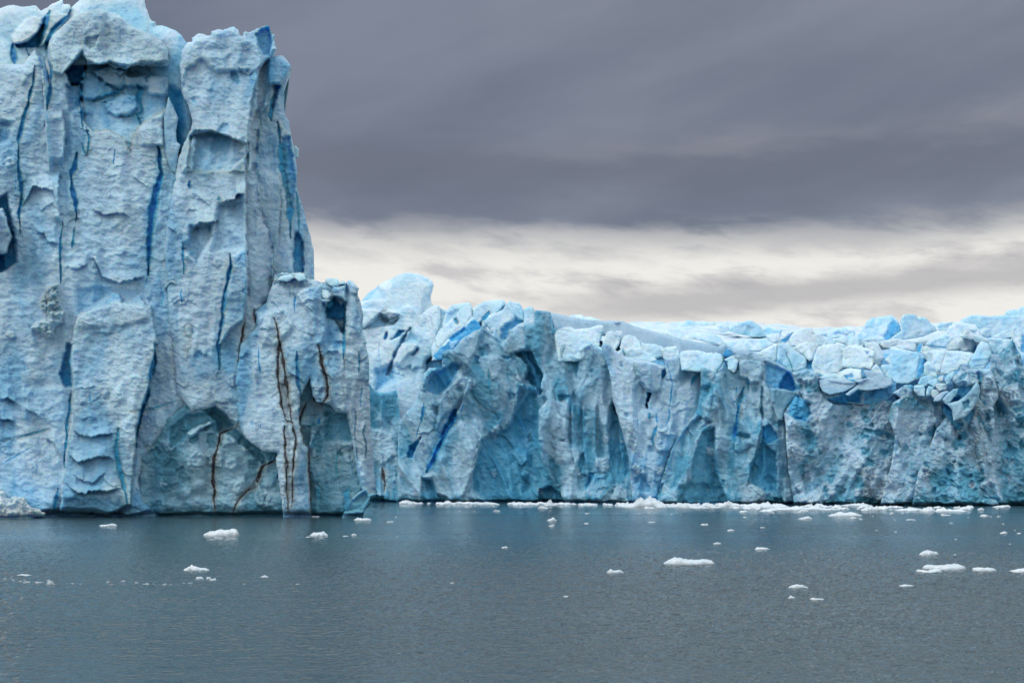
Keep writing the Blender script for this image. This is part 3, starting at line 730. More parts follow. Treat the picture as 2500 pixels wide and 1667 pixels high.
r.patch('d 1690,995 1780,1060 1768,1110 1700,1110', 1.2, 6, dirt=0.2)
r.ridge('d 1740,1130 1790,1300 1800,1500', 1.0, 12, 1)
r.crack('f 1105,60 1110,220 1130,360 1140,460', 4.2, 2.6, 1.0)
r.crack('f 785,0 790,150 800,260 815,280', 2.0, 1.3, 0.7); r.crack('f 1625,60 1630,180 1622,260', 2.4, 1.3, 0.7); r.crack('f 1645,340 1640,520', 2, 1.3, 0.7)
r.crack('f 1590,560 1588,760 1600,870 1612,960', 2.5, 1.4, 0.75); r.crack('f 1672,640 1660,740 1682,830 1680,940', 3.2, 1.6, 0.7)
r.crack('f 1125,520 1125,600', 2.0, 1.2, 0.8); r.crack('f 805,660 808,700', 1.6, 1, 0.6)
r.crack('d 1195,1120 1190,1280', 2.2, 1.2, 0.7)
# twin brown bands
r.crack('d 1000,1330 1040,1440 1055,1568 f 955,60 950,200 960,360 980,500 1010,620 1030,650', 2.8, 1.0, dirt=0.97)
r.crack('f 965,0 985,80 1010,220 1020,330 1030,450 1050,560 1060,650', 3.4, 1.0, dirt=0.97)
r.crack('f 1030,640 1070,650 1085,740 1100,840 1080,960 1068,1100 1070,1300 1060,1360', 2.6, 0.9, dirt=0.95)
r.crack('f 1010,680 1000,780 1010,920 1020,1080 1025,1250 1035,1400', 2.8, 0.9, dirt=0.95)
for sp in ('f 975,60 985,300 1010,480 1040,640', 'f 1030,660 1045,900 1040,1150 1035,1380', 'f 1200,860 1205,1100 1222,1390', 'f 1310,100 1350,280 1352,440'):
    r.crack(sp, 7, 0.3, dirt=0.58, part=None)
r.patch('f 970,330 1015,330 1050,560 1040,640 1010,600', -0.3, 4, dirt=0.62)
r.patch('f 1030,1040 1065,1080 1060,1330 1035,1360', -0.2, 5, dirt=0.30); r.patch('f 985,1050 1015,1080 1015,1380 990,1300', -0.2, 5, dirt=0.5)
r.crack('f 1285,0 1300,80 1320,180 1345,270 1365,350 1355,440 1320,490 1290,495', 3.2, 0.9, dirt=0.97)
r.crack('f 1370,20 1375,180 1440,250 1490,320 1510,500', 2.0, 0.5, dirt=0.32)
r.crack('d 1160,1330 1210,1440 1370,1500 1410,1568', 1.5, 0.5, dirt=0.30)
r.crack('f 1200,480 1165,580 1140,650 1130,680', 3.0, 1.0, dirt=0.95)
r.crack('f 1140,690 1160,760 1165,830', 3.2, 0.8, dirt=0.88)
r.crack('f 1210,850 1208,1000 1222,1180 1230,1400', 3.0, 0.8, dirt=0.95); r.crack('f 1185,850 1190,1100 1215,1380', 2.2, 0.4, dirt=0.45)
r.crack('f 1175,850 1190,830 1212,860', 2.0, 0.6, dirt=0.85)
r.notch(0.8, 2.2)
r.build('ice_tower', M_ICE, 'lower right shoulder tower with rubble on its top and paired brown sediment bands', 'ice tower', GT)

# the hollowed foot under both
r = Relief('f 1700,1240 1650,1200 1560,600 1500,540 1300,400 1215,260 1120,330 1120,600 1000,700 820,800 600,560 430,480 180,500 0,640 e 1250,780 1100,1000 1100,1560 f 1000,1560 1640,1560 1660,1400 1720,1330',
           DT+1.9, 1.7, R=6, seed=51, thick=16, edge=1.0, lean=-0.06)
r.base(1.2, 0.9, 0.55, 0.26, fw=4, fh=8, cw=2.6, ch=2.6).flute(0.5, 6); r.mottle(40, 52, (14, 44), 0.35, 0.6, (340, 1040, 900, 1240))
r.patch('f 60,700 200,590 430,560 600,700 460,740 380,700 200,740 60,860', -1.2, 12, wh=0.15)
r.patch('f 190,740 260,690 400,640 410,660 300,710 220,780', 2.0, 6, wh=0.75)
r.patch('f 330,545 430,515 530,590 580,680 520,700 460,730 440,640', -2.0, 12, wh=0.05)
r.patch('f 500,720 600,700 700,800 830,890 940,900 900,970 840,995 700,880', -1.6, 10, wh=0.0)
r.patch('f 810,900 880,870 940,900 920,960 860,990', 1.8, 5, wh=0.1)
r.patch('f 1340,570 1530,575 1560,800 1350,800', -0.8, 10, wh=0.05, blue=0.12)
r.patch('f 1220,700 1330,600 1380,590 1360,660 1290,700 1210,860', 1.0, 8, wh=0.55)
r.patch('f 1140,600 1290,600 1290,690 1130,680', 0.5, 8, wh=0.45)
r.crack('f 1130,690 1230,680 1350,640 1520,600', 3, 0.8, 0.45); r.crack('f 1297,610 1293,670', 2, 0.6, 0.8)
r.crack('f 1435,800 1440,1000 1460,1200', 3.2, 0.8, 0.35); r.crack('f 1540,1190 1510,1400', 11, 1.0, 0.42); r.crack('f 1275,1160 1310,1330', 6, 0.6, 0.35)
r.crack('f 1240,740 1230,900', 2, 0.6, 0.3)
r.patch('f 1240,1060 1450,1060 1500,1400 1250,1400', 0.2, 30, wh=0.45)
r.patch('f 130,900 330,900 330,1200 60,1300', 0.2, 40, wh=0.5)
for q, (px, py, rr) in enumerate([(260, 1320, 70), (180, 1240, 50), (90, 1350, 60), (560, 1000, 60), (730, 950, 40), (300, 1180, 50), (870, 1150, 50), (640, 1350, 40)]):
    aa = np.linspace(0, 6.28, 9)[:-1]; pp = np.stack([400+(px+rr*np.cos(aa+q))/3.409, 840+(py+rr*0.8*np.sin(aa+q))/3.409], 1)
    r.patch(pp, 0.5, 14, wh=0.62)
r.crack('f 600,690 540,710 475,745 465,810 430,890 415,1000 408,1100 420,1200 418,1380', 3.0, 0.7, dirt=0.97)
r.crack('f 940,955 890,985 850,1000 815,1030 795,1090 775,1150 770,1185 700,1215 640,1270 600,1330 565,1420', 3.0, 0.7, dirt=0.97)
r.patch('f 600,1250 700,1170 760,1120 780,1180 700,1210 620,1290 560,1400', 0, 6, dirt=0.62)
r.crack('f 400,1000 400,1200 410,1400', 3, 0.3, dirt=0.45)
r.crack('f 830,900 860,985', 1.6, 0.5, dirt=0.5)
r.crack('f 1180,480 1130,640', 3, 0.8, dirt=0.92)
r.crack('f 1240,440 1270,490 1330,495', 3.4, 0.8, dirt=0.97)
r.patch('f 1220,470 1340,500 1340,580 1200,580', 0, 14, dirt=0.42)
r.cracks(10, 18, (20, 70), (0.7, 1.3), 0.35)
r.notch(0.8, 2.0)
r.build('ice_cliff', M_TEAL, 'smooth dark teal hollowed ice at the waterline under the arched overhang', 'ice cliff')
# upturned toe
r = Relief('f 1480,1440 1500,1400 1560,1290 1620,1230 1660,1215 1690,1208 1700,1250 1740,1240 1765,1238 1775,1248 1720,1270 1700,1330 1670,1395 1650,1460 1480,1470', DT-2.6, 1.6, R=9, seed=53, thick=9, edge=0.8)
r.base(0.4, 0.5, 0.4, 0.12, fw=3, fh=3); r.patch('f 1560,1300 1680,1220 1700,1280 1640,1380 1500,1400', -0.9, 8, wh=0.0)
r.notch(0.8, 1.5)
r.build('ice_toe', M_TEAL, 'dark teal pointed toe of ice curling over the water at the corner of the towers', 'ice toe')
# snowy heap at far left waterline
r = Relief('e -120,1130 -60,1180 0,1210 40,1225 55,1270 90,1290 110,1265 150,1265 205,1280 215,1310 260,1350 320,1370 345,1380 375,1405 360,1440 -120,1470', DT-7, 1.6, R=10, seed=54, thick=7, edge=4)
r.base(0.5, 0.4, 0.5, 0.35, fw=2.5, fh=2.5, cw=1.0, ch=0.9); r.patch('e -140,1100 400,1100 400,1500 -140,1500', 0, 5, wh=1.0, rough=0.5)
r.notch(0.35, 0.8); r.wh[:] = 0.95
r.build('ice_rubble_heap', M_BRIGHT, 'crumbly white ice heap in the water at the foot of the wide left tower', 'ice heap')
# loose lumps on the shoulder
LUMPS = [('d 1465,995 1480,970 1520,965 1585,975 1605,1010 1590,1040 1530,1045 1490,1020', 'flat-topped blue ice lump resting on the shoulder tower, largest up there'),
         ('d 1605,1010 1620,992 1650,995 1655,1020 1610,1025', 'small round ice lump on the shoulder tower beside its dark right post'),
         ('d 1425,1110 1440,1060 1500,1080 1530,1120 1500,1160 1450,1150', 'bright blue ice lump wedged below the flat-topped lump on the shoulder tower'),
         ('d 1030,990 1060,950 1150,930 1200,960 1130,1000', 'white broken slab lying on the shoulder tower against the rear tower'),
         ('d 1180,950 1230,925 1280,935 1300,980 1230,1000', 'second white slab on the shoulder tower, right of the broken one')]
for i, (pl, lb) in enumerate(LUMPS):
    r = Relief(pl, DT-2.6-0.2*i, 1.4, R=7, seed=60+i, thick=2.6, edge=0.8, lean=0.5); r.base(0.1, 0.3, 0.15, 0.06, fw=1.2, fh=1.2)
    r.build('ice_lump', M_BRIGHT, lb, 'ice lump', 'ice lumps on the shoulder tower')

# ------------------------------------------------------------------ the long glacier wall (centre and right)
def DW(x): return 293.0-(x-905)*0.0313
GW = 'ice fins and towers of the long glacier wall'
GB = 'ice blocks crowding the top of the glacier wall'

# left group behind the shoulder tower -------------------------------------------------
r = Relief('g 100,560 130,480 200,400 330,300 420,240 500,210 600,150 720,135 850,150 950,190 1020,240 1042,300 1020,380 1000,440 1005,500 1040,570 950,700 300,800 60,700', 322, 1.8, R=30, seed=101, thick=26, edge=1.2, lean=0.25)
r.base(0.5, 0.35, 0.22, 0.15, fw=6, fh=5); r.patch('g 940,420 1000,440 1030,560 900,640 900,520', -1.2, 14, blue=0.12)
r.patch('g 100,560 200,400 330,300 400,380 410,470', -1.5, 14, wh=0.2)
r.crack('g 470,420 600,380 720,350 820,300', 2, 0.3, 0.15); r.crack('g 720,140 700,280 640,460 610,580', 2.5, 0.3, 0.15)
r.build('ice_dome', M_BRIGHT, 'big rounded ice dome standing highest on the far glacier, above its left end', 'ice dome')

r = Relief('g 60,520 150,490 260,475 380,480 430,540 460,590 590,600 650,560 720,540 800,565 875,625 880,665 950,610 1060,545 1112,555 1135,700 1115,830 1090,900 1060,1060 1020,1200 950,1250 940,1300 960,1700 p 1060,1100 860,1100', 304, 1.8, R=14, seed=102, thick=14, edge=1.5, lean=0.28)
r.base(1.2, 1.5, 0.35, 0.2, fw=5, fh=7, shear=-0.35)
r.patch('g 150,850 320,690 360,640 500,760 580,720 540,800 330,830', -2.4, 7, blue=0.18, dirt=0.06)
r.patch('g 350,640 400,620 560,640 600,680 560,760 420,780 360,740', -0.8, 6, dirt=0.65)
r.patch('g 130,600 280,600 370,630 310,690 150,830 110,800', 1.6, 5, wh=0.8); r.patch('g 350,640 560,620 590,650 560,700 480,720 380,700', 1.6, 5, wh=0.95)
r.patch('g 490,985 590,870 660,880 560,970', -1.8, 7, blue=0.55); r.patch('g 395,985 440,900 450,940 420,990', -1.5, 6, blue=0.5)
r.patch('g 700,870 740,840 650,1010 600,1100 540,1240 470,1440 440,1430 540,1150', -2.4, 7, blue=0.40)
r.patch('g 740,860 830,1000 700,1030 640,1020', -1.5, 14, wh=0.2); r.patch('g 740,1190 830,1080 850,1120 790,1190', -2.0, 7, blue=0.42)
r.patch('g 560,1120 740,1030 840,1060 820,1110 690,1190 620,1300 540,1330', 1.4, 8, wh=0.8)
r.crack('g 740,830 900,780 1080,735', 3, 0.5, dirt=0.27); r.crack('g 980,640 1020,800 1060,880', 2.4, 0.4, dirt=0.4); r.crack('g 430,590 460,560 410,490', 4, 0.6, dirt=0.5)
r.patch('g 300,1380 560,1300 540,1500 300,1640', -2, 20, blue=0.34); r.crack('g 340,1000 350,1200 370,1380', 3, 1, 0.25)
r.patch('g 940,900 1040,1160 700,1200 850,1000', 0.2, 30, wh=0.75)
r.build('ice_serac', M_BRIGHT, 'broad white ice mass below the big dome, with blue gaps and dark grit', 'ice serac')
r = Relief('g 1100,760 1120,580 1170,600 1220,640 1200,700 1150,1000 1100,1000', 312, 1.8, R=8, seed=103, thick=12, edge=1.2, lean=0.3)
r.base(0.4, .8, .3, .1); r.patch('g 1120,600 1200,650 1150,900 1100,800', -0.5, 8, blue=0.18); r.build('ice_block', M_BRIGHT, 'small pale block right of the broad white ice mass', 'ice block', GB)
r = Relief('g 1150,800 1200,620 1285,540 1400,525 1500,512 1535,580 1500,700 1400,800 1300,900 1200,1000', 310, 1.8, R=10, seed=104, thick=12, edge=1.2, lean=0.35)
r.base(0.5, 1.0, .3, .15, shear=-0.4); r.patch('g 1150,700 1300,600 1350,620 1290,720 1200,800', -0.6, 10, blue=0.2)
r.build('ice_slab', M_BRIGHT, 'leaning wedge-topped blue slab, rear one right of the big dome', 'ice slab', GB)
r = Relief('g 1060,960 1110,870 1240,740 1290,705 1345,770 1320,680 1375,600 1440,555 1500,570 1530,600 1530,690 1460,790 1300,900 1180,1020 1050,1200 1020,1220 1000,1100', 303, 1.8, R=9, seed=105, thick=12, edge=1.2, lean=0.45)
r.base(0.5, 0.9, .3, .18, shear=-0.5); r.crack('g 1290,700 1345,790', 6, 2, 0.4)
r.build('ice_slab', M_BRIGHT, 'white leaning slab whose right side borders the deep blue diagonal gap', 'ice slab', GB)
r = Relief('g 1010,1260 1040,1180 1180,1020 1290,900 1450,780 1530,690 1620,780 1650,860 1400,1060 1270,1150 1150,1240', 300, 1.8, R=6, seed=106, thick=8, edge=1.0, lean=0.1)
r.base(0.4, 0.7, .3, .1); r.patch('g 1000,1200 1700,600 1700,900 1200,1300', 0, 3, blue=0.45, wh=0.2); r.patch('g 1230,1010 1350,1000 1300,1090 1250,1110', 0.8, 5, blue=0.2)
r.patch('g 1230,980 1450,800 1450,870 1270,1000', -1.2, 12, blue=0.62)
r.build('ice_slab', M_BRIGHT, 'saturated blue ice wall inside the diagonal gap behind the crest of the wall', 'ice slab')
r = Relief('g 1520,780 1530,600 1600,540 1680,505 1750,490 1850,482 1940,480 1968,550 1940,610 1885,668 1780,740 1700,850 1580,860', 308, 1.8, R=9, seed=107, thick=12, edge=1.0, lean=0.35)
r.base(0.5, 0.8, .3, .15, shear=-0.5); r.patch('g 1830,650 1950,560 1968,550 1900,680', -1.5, 6, blue=0.36); r.crack('g 1740,630 1720,700 1660,745', 7, 2.5, 0.55)
r.patch('g 1540,820 1640,770 1640,860 1560,870', -2, 6, blue=0.5)
r.build('ice_slab', M_BRIGHT, 'tall pale slab with a sharp right tip against the sky, centre of the skyline cluster', 'ice slab', GB)
r = Relief('g 1680,760 1750,670 1850,640 1920,600 1990,500 2015,488 2040,512 2120,512 2160,560 2200,640 2195,700 2215,750 2150,790 2090,830 2010,900 1990,960 1900,1010 1890,1010 1840,880 1780,910', 302, 1.8, R=8, seed=108, thick=12, edge=1.2, lean=0.3)
r.base(0.5, 1.1, .4, .2, shear=-0.4); r.patch('g 1900,850 2080,700 2215,750 2100,820 2010,870 1990,960 1890,1010', -1.6, 8, blue=0.42)
r.crack('g 2010,500 2050,580', 3, 0.6, dirt=0.5)
r.build('ice_slab', M_BRIGHT, 'jagged slab with a notched dark-edged top beside the tall pointed pale slab', 'ice slab', GB)
r = Relief('g 2185,760 2195,600 2235,575 2275,563 2310,580 2335,640 h 200,240 215,300 215,480 60,450', 300, 1.8, R=8, seed=109, thick=8, edge=1.0, lean=0.2)
r.base(0.4, .7, .3, .15); r.build('ice_block', M_BRIGHT, 'upright rounded block with a knob top, left of the thin grey-streaked pinnacle', 'ice block', GB)

# long smooth slope behind
r = Relief('h 380,300 410,298 560,330 800,378 950,392 1050,388 1230,395 1350,450 1500,490 1650,530 1800,575 2100,640 2352,690 i 360,740 400,770 420,900 0,860 h 1870,770 1700,740 1430,700 1000,560 400,560', DW(1600)+24, 2, R=10, seed=110, thick=30, edge=1.2, lean=0.5)
r.base(0.9, 0.3, 0.15, 0.08, fw=14, fh=5); r.wh[:] = 0.5
r.crack('h 600,350 630,480', 5, 0.3, 0.1); r.patch('h 1080,370 1230,390 1160,420', 0.8, 6, wh=0.95); r.crack('h 1450,500 1490,560', 4, 0.4, dirt=0.3)
r.build('ice_ridge', M_SMOOTH, 'long smooth grey-blue ice slope descending to the right behind the wall crest', 'ice ridge')

# blocks on the glacier, middle
BL = [
 ('h 430,530 480,500 570,510 700,560 800,600 900,660 1000,700 1040,780 900,860 480,860', 3.5, 'frosted rounded block tucked behind the two grey crests of the fluted serac', ''),
 # outline, depth offset, label, features
 ('h 440,520 480,490 560,460 620,465 680,488 850,470 940,440 985,438 1015,462 990,560 955,650 975,660 900,720 700,640 500,620', 9, 'white slab with an upswept right tip in front of the smooth grey slope', 'blue:h 965,620 1010,500 1025,540 985,665'),
 ('h 995,620 1040,520 1100,505 1140,530 1150,500 1220,510 1222,560 1190,620 1190,660 1140,730 1060,760 990,720', 8, 'cleft white cube beside the upswept slab, front of the smooth slope', 'blue:h 1140,700 1190,640 1222,600 1215,660 1150,730'),
 ('h 1210,620 1240,565 1300,548 1370,570 1420,630 1440,700 1440,760 1230,760 1190,700', 7, 'rounded white block right of the cleft cube', ''),
 ('h 1420,680 1440,640 1500,650 1600,660 1690,690 1720,790 1600,830 1430,760', 8, 'low blue-white hump between the rounded block and the square-cornered block', ''),
 ('h 1660,720 1740,690 1840,678 1870,740 1880,800 1700,840', 9, 'square-cornered low block at the foot of the smooth slope', ''),
 ('h 1225,740 1290,705 1380,697 1450,700 1480,740 1560,770 1620,850 1400,900 1240,800', 5, 'frosted low shelf of ice below the rounded white block', 'blue:h 1215,740 1240,740 1245,800 1220,790'),
 ('h 1870,780 1900,740 2000,725 2100,730 2200,760 2352,770 i 100,820 250,840 320,865 358,920 350,960 260,1100 h 1900,960', 3, 'broad flat-topped white shelf forming the crest left of the teal cave', ''),
]
BL2 = [
 ('h 1280,420 1400,395 1500,400 1700,440 1800,430 1900,430 1760,520 1600,540 1400,470', 150, 'low white ice swell on the far skyline behind the smooth slope', ''),
 ('h 590,350 640,322 740,318 790,345 850,345 920,365 1000,385 700,400', 120, 'thin white crest peeping over the top of the smooth slope', ''),
 ('h 1700,500 1800,470 1890,425 1960,385 2020,390 2060,410 2270,395 2300,430 2300,470 2100,500 1900,560', 110, 'flat-topped pale block row on the skyline, left of the spotted hump', ''),
 ('h 1670,530 1740,490 1860,480 2000,500 2100,530 2150,560 2130,600 2000,610 1850,600', 70, 'long rounded white bank under the flat-topped skyline row', ''),
 ('i 410,560 420,510 520,470 600,450 640,425 720,430 790,480 850,540 910,590 900,640 740,640 560,610', 80, 'white hump with dark spots on the skyline', 'dirt:i 640,480 690,500 710,560 670,560'),
 ('i 270,500 300,480 400,475 430,520 400,570 300,580', 90, 'small round block left of the spotted hump', ''),
 ('i 860,530 920,515 1000,540 1100,545 1080,600 1100,640 900,660', 75, 'low wedge on the skyline right of the spotted hump', 'blue:i 1070,600 1105,540 1110,560 1080,610'),
 ('i -60,600 60,580 110,600 220,600 300,640 340,700 380,740 350,770 100,700 -60,650', 45, 'rounded low block resting above the right end of the smooth slope', ''),
 ('i 330,690 500,680 700,665 850,660 980,720 970,760 900,800 750,830 600,830 450,810 380,760', 22, 'long white slab with a scalloped lower lip above the teal cave', ''),
 ('i 880,620 1040,590 1080,600 1060,700 950,710', 50, 'thin slab stacked behind the long scalloped slab', ''),
 ('i 1040,720 1090,650 1160,590 1240,560 1260,600 1180,680 1130,720', 36, 'narrow leaning slab of blue ice pointing up right', 'blue:i 1070,700 1160,620 1250,590 1240,620 1140,710'),
 ('i 1180,680 1250,570 1290,545 1390,522 1480,540 1510,580 1600,620 1700,650 1790,700 1760,740 1560,760 1500,860 1440,800 1200,760', 30, 'large pale block with one dark pit, on the skyline right of the leaning slab', 'dirt:i 1445,625 1480,630 1480,650 1450,650'),
 ('i 1560,610 1680,570 1800,545 1900,528 1980,560 2030,600 2020,640 1900,650 1760,660', 48, 'gently sloped skyline block left of the big cleft peak', 'blue:i 2000,600 2030,570 2030,640'),
 ('i 1750,680 1900,615 2091,650 2091,760 1960,770 1900,740', 24, 'low angular block below the gently sloped skyline block', ''),
 ('i 740,870 850,800 980,740 1040,720 1030,940 1000,960 850,890', 13, 'white panel of ice just above the teal cave roof', ''),
 ('i 1030,940 1045,720 1190,720 1220,780 1400,900 1410,980 1400,1040 1240,1080 1210,1080', 12, 'tall white panel with a forked crack above the cave', 'crack:i 1155,840 1180,920 1205,1000 1220,1070'),
 ('i 1200,780 1250,770 1340,715 1440,705 1480,780 1510,860 1490,930 1440,950 1400,900 1290,830', 14, 'pale knobbly block streaked with brown silt on the mid glacier', 'dirt:i 1250,800 1420,740 1300,800 1410,900 1380,890'),
 ('i 1400,920 1500,920 1510,1000 1420,1060 1380,1040', 15, 'blue wedge between the forked panel and the wide smooth panel', 'blue:i 1400,920 1510,920 1510,1080 1380,1060'),
 ('i 1465,1010 1510,880 1540,780 1620,745 1720,722 1830,725 1900,740 1950,840 2000,900 1985,960 1950,1030 1860,1060 1780,1120 1640,1150 1500,1090', 9, 'wide smooth white panel, biggest face on the mid glacier', ''),
 ('i 1940,780 2000,750 2120,740 2120,1040 1990,1040 1980,960 2000,900 1950,840', 12, 'blue-white block right of the wide smooth panel', ''),
 ('i 1550,1160 1640,1120 1780,1100 1850,1140 1880,1180 1700,1200', 5, 'low white bump in front of the wide smooth panel', ''),
 ('i 1790,1100 1900,1050 1980,1035 2100,1060 2110,1180 1900,1200 1840,1140', 5, 'low blue wedge in front of the blue-white block', 'blue:i 1900,1140 2000,1100 2000,1160 1920,1170'),
 ('i 400,960 350,930 430,885 480,880 550,930 510,1060 480,1100 400,1050', -1, 'small rounded block tucked left of the square tooth', ''),
]
BL3 = [
 ('j 40,640 100,590 190,440 260,400 400,380 500,362 540,390 600,450 630,560 500,650 480,690 80,690', 60, 'big faceted skyline block left of the sharp cleft', 'blue:j 400,640 520,400 600,450 630,560 480,670 420,690'),
 ('j 610,430 650,360 720,348 820,362 830,385 880,378 950,400 1000,460 1050,490 1090,560 900,640 480,700 500,650 640,550', 58, 'flat-topped skyline block right of the sharp cleft', 'dirt:j 780,640 880,560 1150,560 1170,620 900,650'),
 ('j -80,600 0,555 40,570 40,640 -80,700', 62, 'small blue square block against the sky, far side of the faceted block', 'blue:j -10,570 40,570 40,640 0,640'),
 ('j 1080,500 1150,455 1290,445 1250,560 1100,560', 70, 'distant low block in the dip of the right skyline', ''),
 ('j 1340,480 1400,410 1500,370 1600,352 1680,370 1780,375 1900,365 2195,360 2280,360 2280,620 2195,620 1700,700 1500,600 1400,560', 64, 'wide pale dome forming the right skyline', ''),
 ('j 1940,370 1960,310 2000,290 2110,290 2150,255 2280,240 2280,380', 80, 'distant stepped blue block above the right end of the skyline', ''),
 ('j 1180,620 1240,510 1330,460 1480,465 1580,490 1630,560 1630,640 1400,680 1200,680', 46, 'smooth rounded boulder of ice in front of the wide pale dome', ''),
 ('j 930,740 970,690 1100,640 1190,605 1240,615 1280,660 1240,740 1210,790 1000,760', 30, 'turquoise tilted slab lying in the middle of the right blocks', 'cyan:j 940,730 1190,620 1280,660 1220,780 1000,760'),
 ('j 1630,600 1650,560 1770,520 1785,640 1700,660', 40, 'small white tilted chip under the right dome', ''),
 ('j 1800,640 1900,580 1970,550 1980,600 2020,570 2040,640 1900,680', 40, 'pair of thin white chips below the right dome', ''),
 ('j 2020,640 2040,520 2100,495 2150,530 2195,640 2280,560 2280,860 2150,830 2060,700', 30, 'tall rounded block at the right edge split by a deep blue gap', 'blue:j 2165,620 2195,600 2280,640 2280,850 2150,850'),
 ('j 360,740 400,680 540,660 720,680 820,720 830,770 810,830 600,800 400,780', 26, 'wide low white block in the second row', ''),
 ('j 80,700 170,660 300,660 390,720 350,740 200,760 80,740', 30, 'thin plate of ice behind the drilled block', ''),
 ('j 160,740 180,710 290,700 350,740 410,880 400,930 360,1010 280,1000', 14, 'tall narrow blue block right of the drilled block', 'blue:j 350,1000 400,900 420,930 380,1040'),
 ('j -120,800 -40,750 60,735 150,770 290,820 290,900 270,1000 240,1060 100,1040 -120,1020', 10, 'large blue block with one round hole', 'blue:j 180,830 205,825 210,860 185,865'),
 ('j 240,1060 290,990 320,985 370,1060 400,1100 420,1150 300,1120', 7, 'small broken lump wedged between two blue blocks', ''),
 ('j 420,930 480,860 490,770 510,765 600,790 760,820 870,850 880,930 840,1050 830,1180 720,1230 560,1230 500,1180 420,1140 370,1010 400,990 480,990', 8, 'square bright blue block, largest of the right-hand blocks', 'cyan:j 470,760 880,850 830,1180 720,1240 560,1240 500,1180 400,1010 480,980'),
 ('j 840,800 830,760 870,720 900,740 890,850 830,840', 14, 'narrow blue column behind the square bright blue block', 'blue:j 800,700 900,720 890,850 800,840'),
 ('j 860,960 870,900 950,910 960,1000 920,1130 820,1190 810,1160', 9, 'deep blue wall in the gap beside the square blue block', 'blue:j 840,880 960,900 960,1100 800,1200'),
 ('j 880,840 900,820 1010,815 1200,800 1200,860 1170,960 1120,1130 1080,1130 1050,1040 960,950', 9, 'pale green-white upright block left of the leaning rectangular block', ''),
 ('j 1120,1130 1140,1000 1190,860 1210,812 1400,820 1560,850 1550,900 1490,980 1390,1010 1360,1060 1200,1130', 7, 'rectangular grey-blue block with a straight top edge', ''),
 ('j 1210,770 1260,690 1320,650 1450,645 1540,660 1590,720 1600,770 1560,860 1400,815 1210,810', 16, 'rough-topped white block behind the rectangular one', 'blue:j 1560,760 1605,730 1600,790 1550,850'),
 ('j 890,830 900,770 940,750 1020,790 1010,815', 16, 'thin white wedge beside the blue column', ''),
 ('j 1560,850 1600,760 1650,690 1740,720 1780,840 1760,960 1680,1050 1500,1050 1490,980', 6, 'dull blue upright block leaning on the dark right peak', ''),
 ('j 1380,640 1440,560 1470,540 1560,600 1700,650 2040,665 2060,680 2000,760 1900,860 1780,860 1740,720 1600,690', 12, 'long sloping plate with a flat rim above the dark right peak', ''),
 ('j 910,1120 920,990 950,955 1000,950 1050,1000 1075,1060 1090,1150 1000,1150', 2, 'white rounded tooth of ice in the rubble pocket', ''),
 ('j 840,1240 870,1160 960,1120 1060,1110 1090,1180 960,1260 900,1280', 1, 'turquoise lump in front of the rounded tooth', 'cyan:j 800,1100 1100,1100 1100,1300 800,1300'),
 ('j 950,1230 980,1190 1100,1170 1160,1200 1150,1250 1050,1280', 0.5, 'rounded turquoise boulder in the rubble pocket', 'cyan:j 940,1150 1180,1160 1160,1300 940,1300'),
 ('j 1180,1180 1220,1110 1290,1075 1325,1090 1310,1140 1250,1240 1210,1250', 0.6, 'vivid blue oval lump right of the rounded tooth', 'cyan:j 1170,1060 1330,1060 1320,1260 1170,1260'),
 ('j 1070,1250 1090,1235 1200,1235 1225,1260 1200,1310 1110,1330 1080,1300', -0.4, 'pale flat-topped cube in the rubble pocket', ''),
 ('j 950,1310 980,1265 1040,1270 1055,1310 1020,1360 990,1400 940,1390', -0.6, 'small turquoise cube, lowest left in the rubble pocket', 'cyan:j 930,1250 1060,1250 1050,1400 930,1400'),
 ('j 1010,1380 1020,1320 1080,1310 1130,1340 1100,1400 1040,1420', -0.9, 'white crumbled cube below the flat-topped cube', ''),
 ('j 790,1260 850,1250 920,1255 935,1300 930,1400 830,1390 790,1320', -0.8, 'grey-white squat block at the left rim of the rubble pocket', ''),
 ('j 1090,1160 1170,1120 1165,1200 1120,1210', 0.8, 'small chip behind the turquoise boulder', ''),
]
RB = random.Random(77)
def blocks(lst, seed0, lean=0.55):
    for i, (pl, off, lb, ft) in enumerate(lst):
        pts = T(pl); D = DW(pts[:, 0].mean())+off
        sz = float(np.ptp(pts[:, 0])+np.ptp(pts[:, 1]))/2*D/F
        r = Relief(pts, D, 1.7 if off < 40 else 2.0, R=min(6, 0.16*np.ptp(pts[:, 1])), seed=seed0+i*3, thick=min(18, max(3, sz*0.9)), edge=1.7, lean=lean*RB.uniform(0.5, 1.3), slope=RB.uniform(-0.45, 0.45))
        r.wh[:] = RB.uniform(0.32, 0.75)
        r.base(0.06*sz, 1.0, 0.32, 0.16, fw=max(2.0, sz*0.35), fh=max(1.8, sz*0.3), cw=1.8, ch=1.2)
        if ft:
            k, fp = ft.split(':')
            if k == 'blue': r.patch(fp, -0.5, 9, blue=0.42, jit=3.5)
            elif k == 'cyan': r.patch(fp, 0, 16, blue=0.13, wh=0.3)
            elif k == 'dirt': r.patch(fp, -0.2, 5, dirt=0.50, jit=4)
            elif k == 'crack': r.crack(fp, 2.6, 1.5, 0.5)
        r.build('ice_block', M_BRIGHT, lb, 'ice block', GB)
blocks(BL2, 300, 0.7); blocks(BL, 400); blocks(BL3, 500, 0.5)

# front seracs ---------------------------------------------------------------------------
def wallbase(r, **k):
    d = dict(big=1.8, facet=1.5, cup=0.40, fine=0.22, fw=3.6, fh=10, cw=2.0, ch=3.0, shear=0.0); d.update(k)
    r.base(**d); r.crags(1.7, 8, 20, d['shear']-0.15); return r.flute(2.0, 8.5, d['shear'])

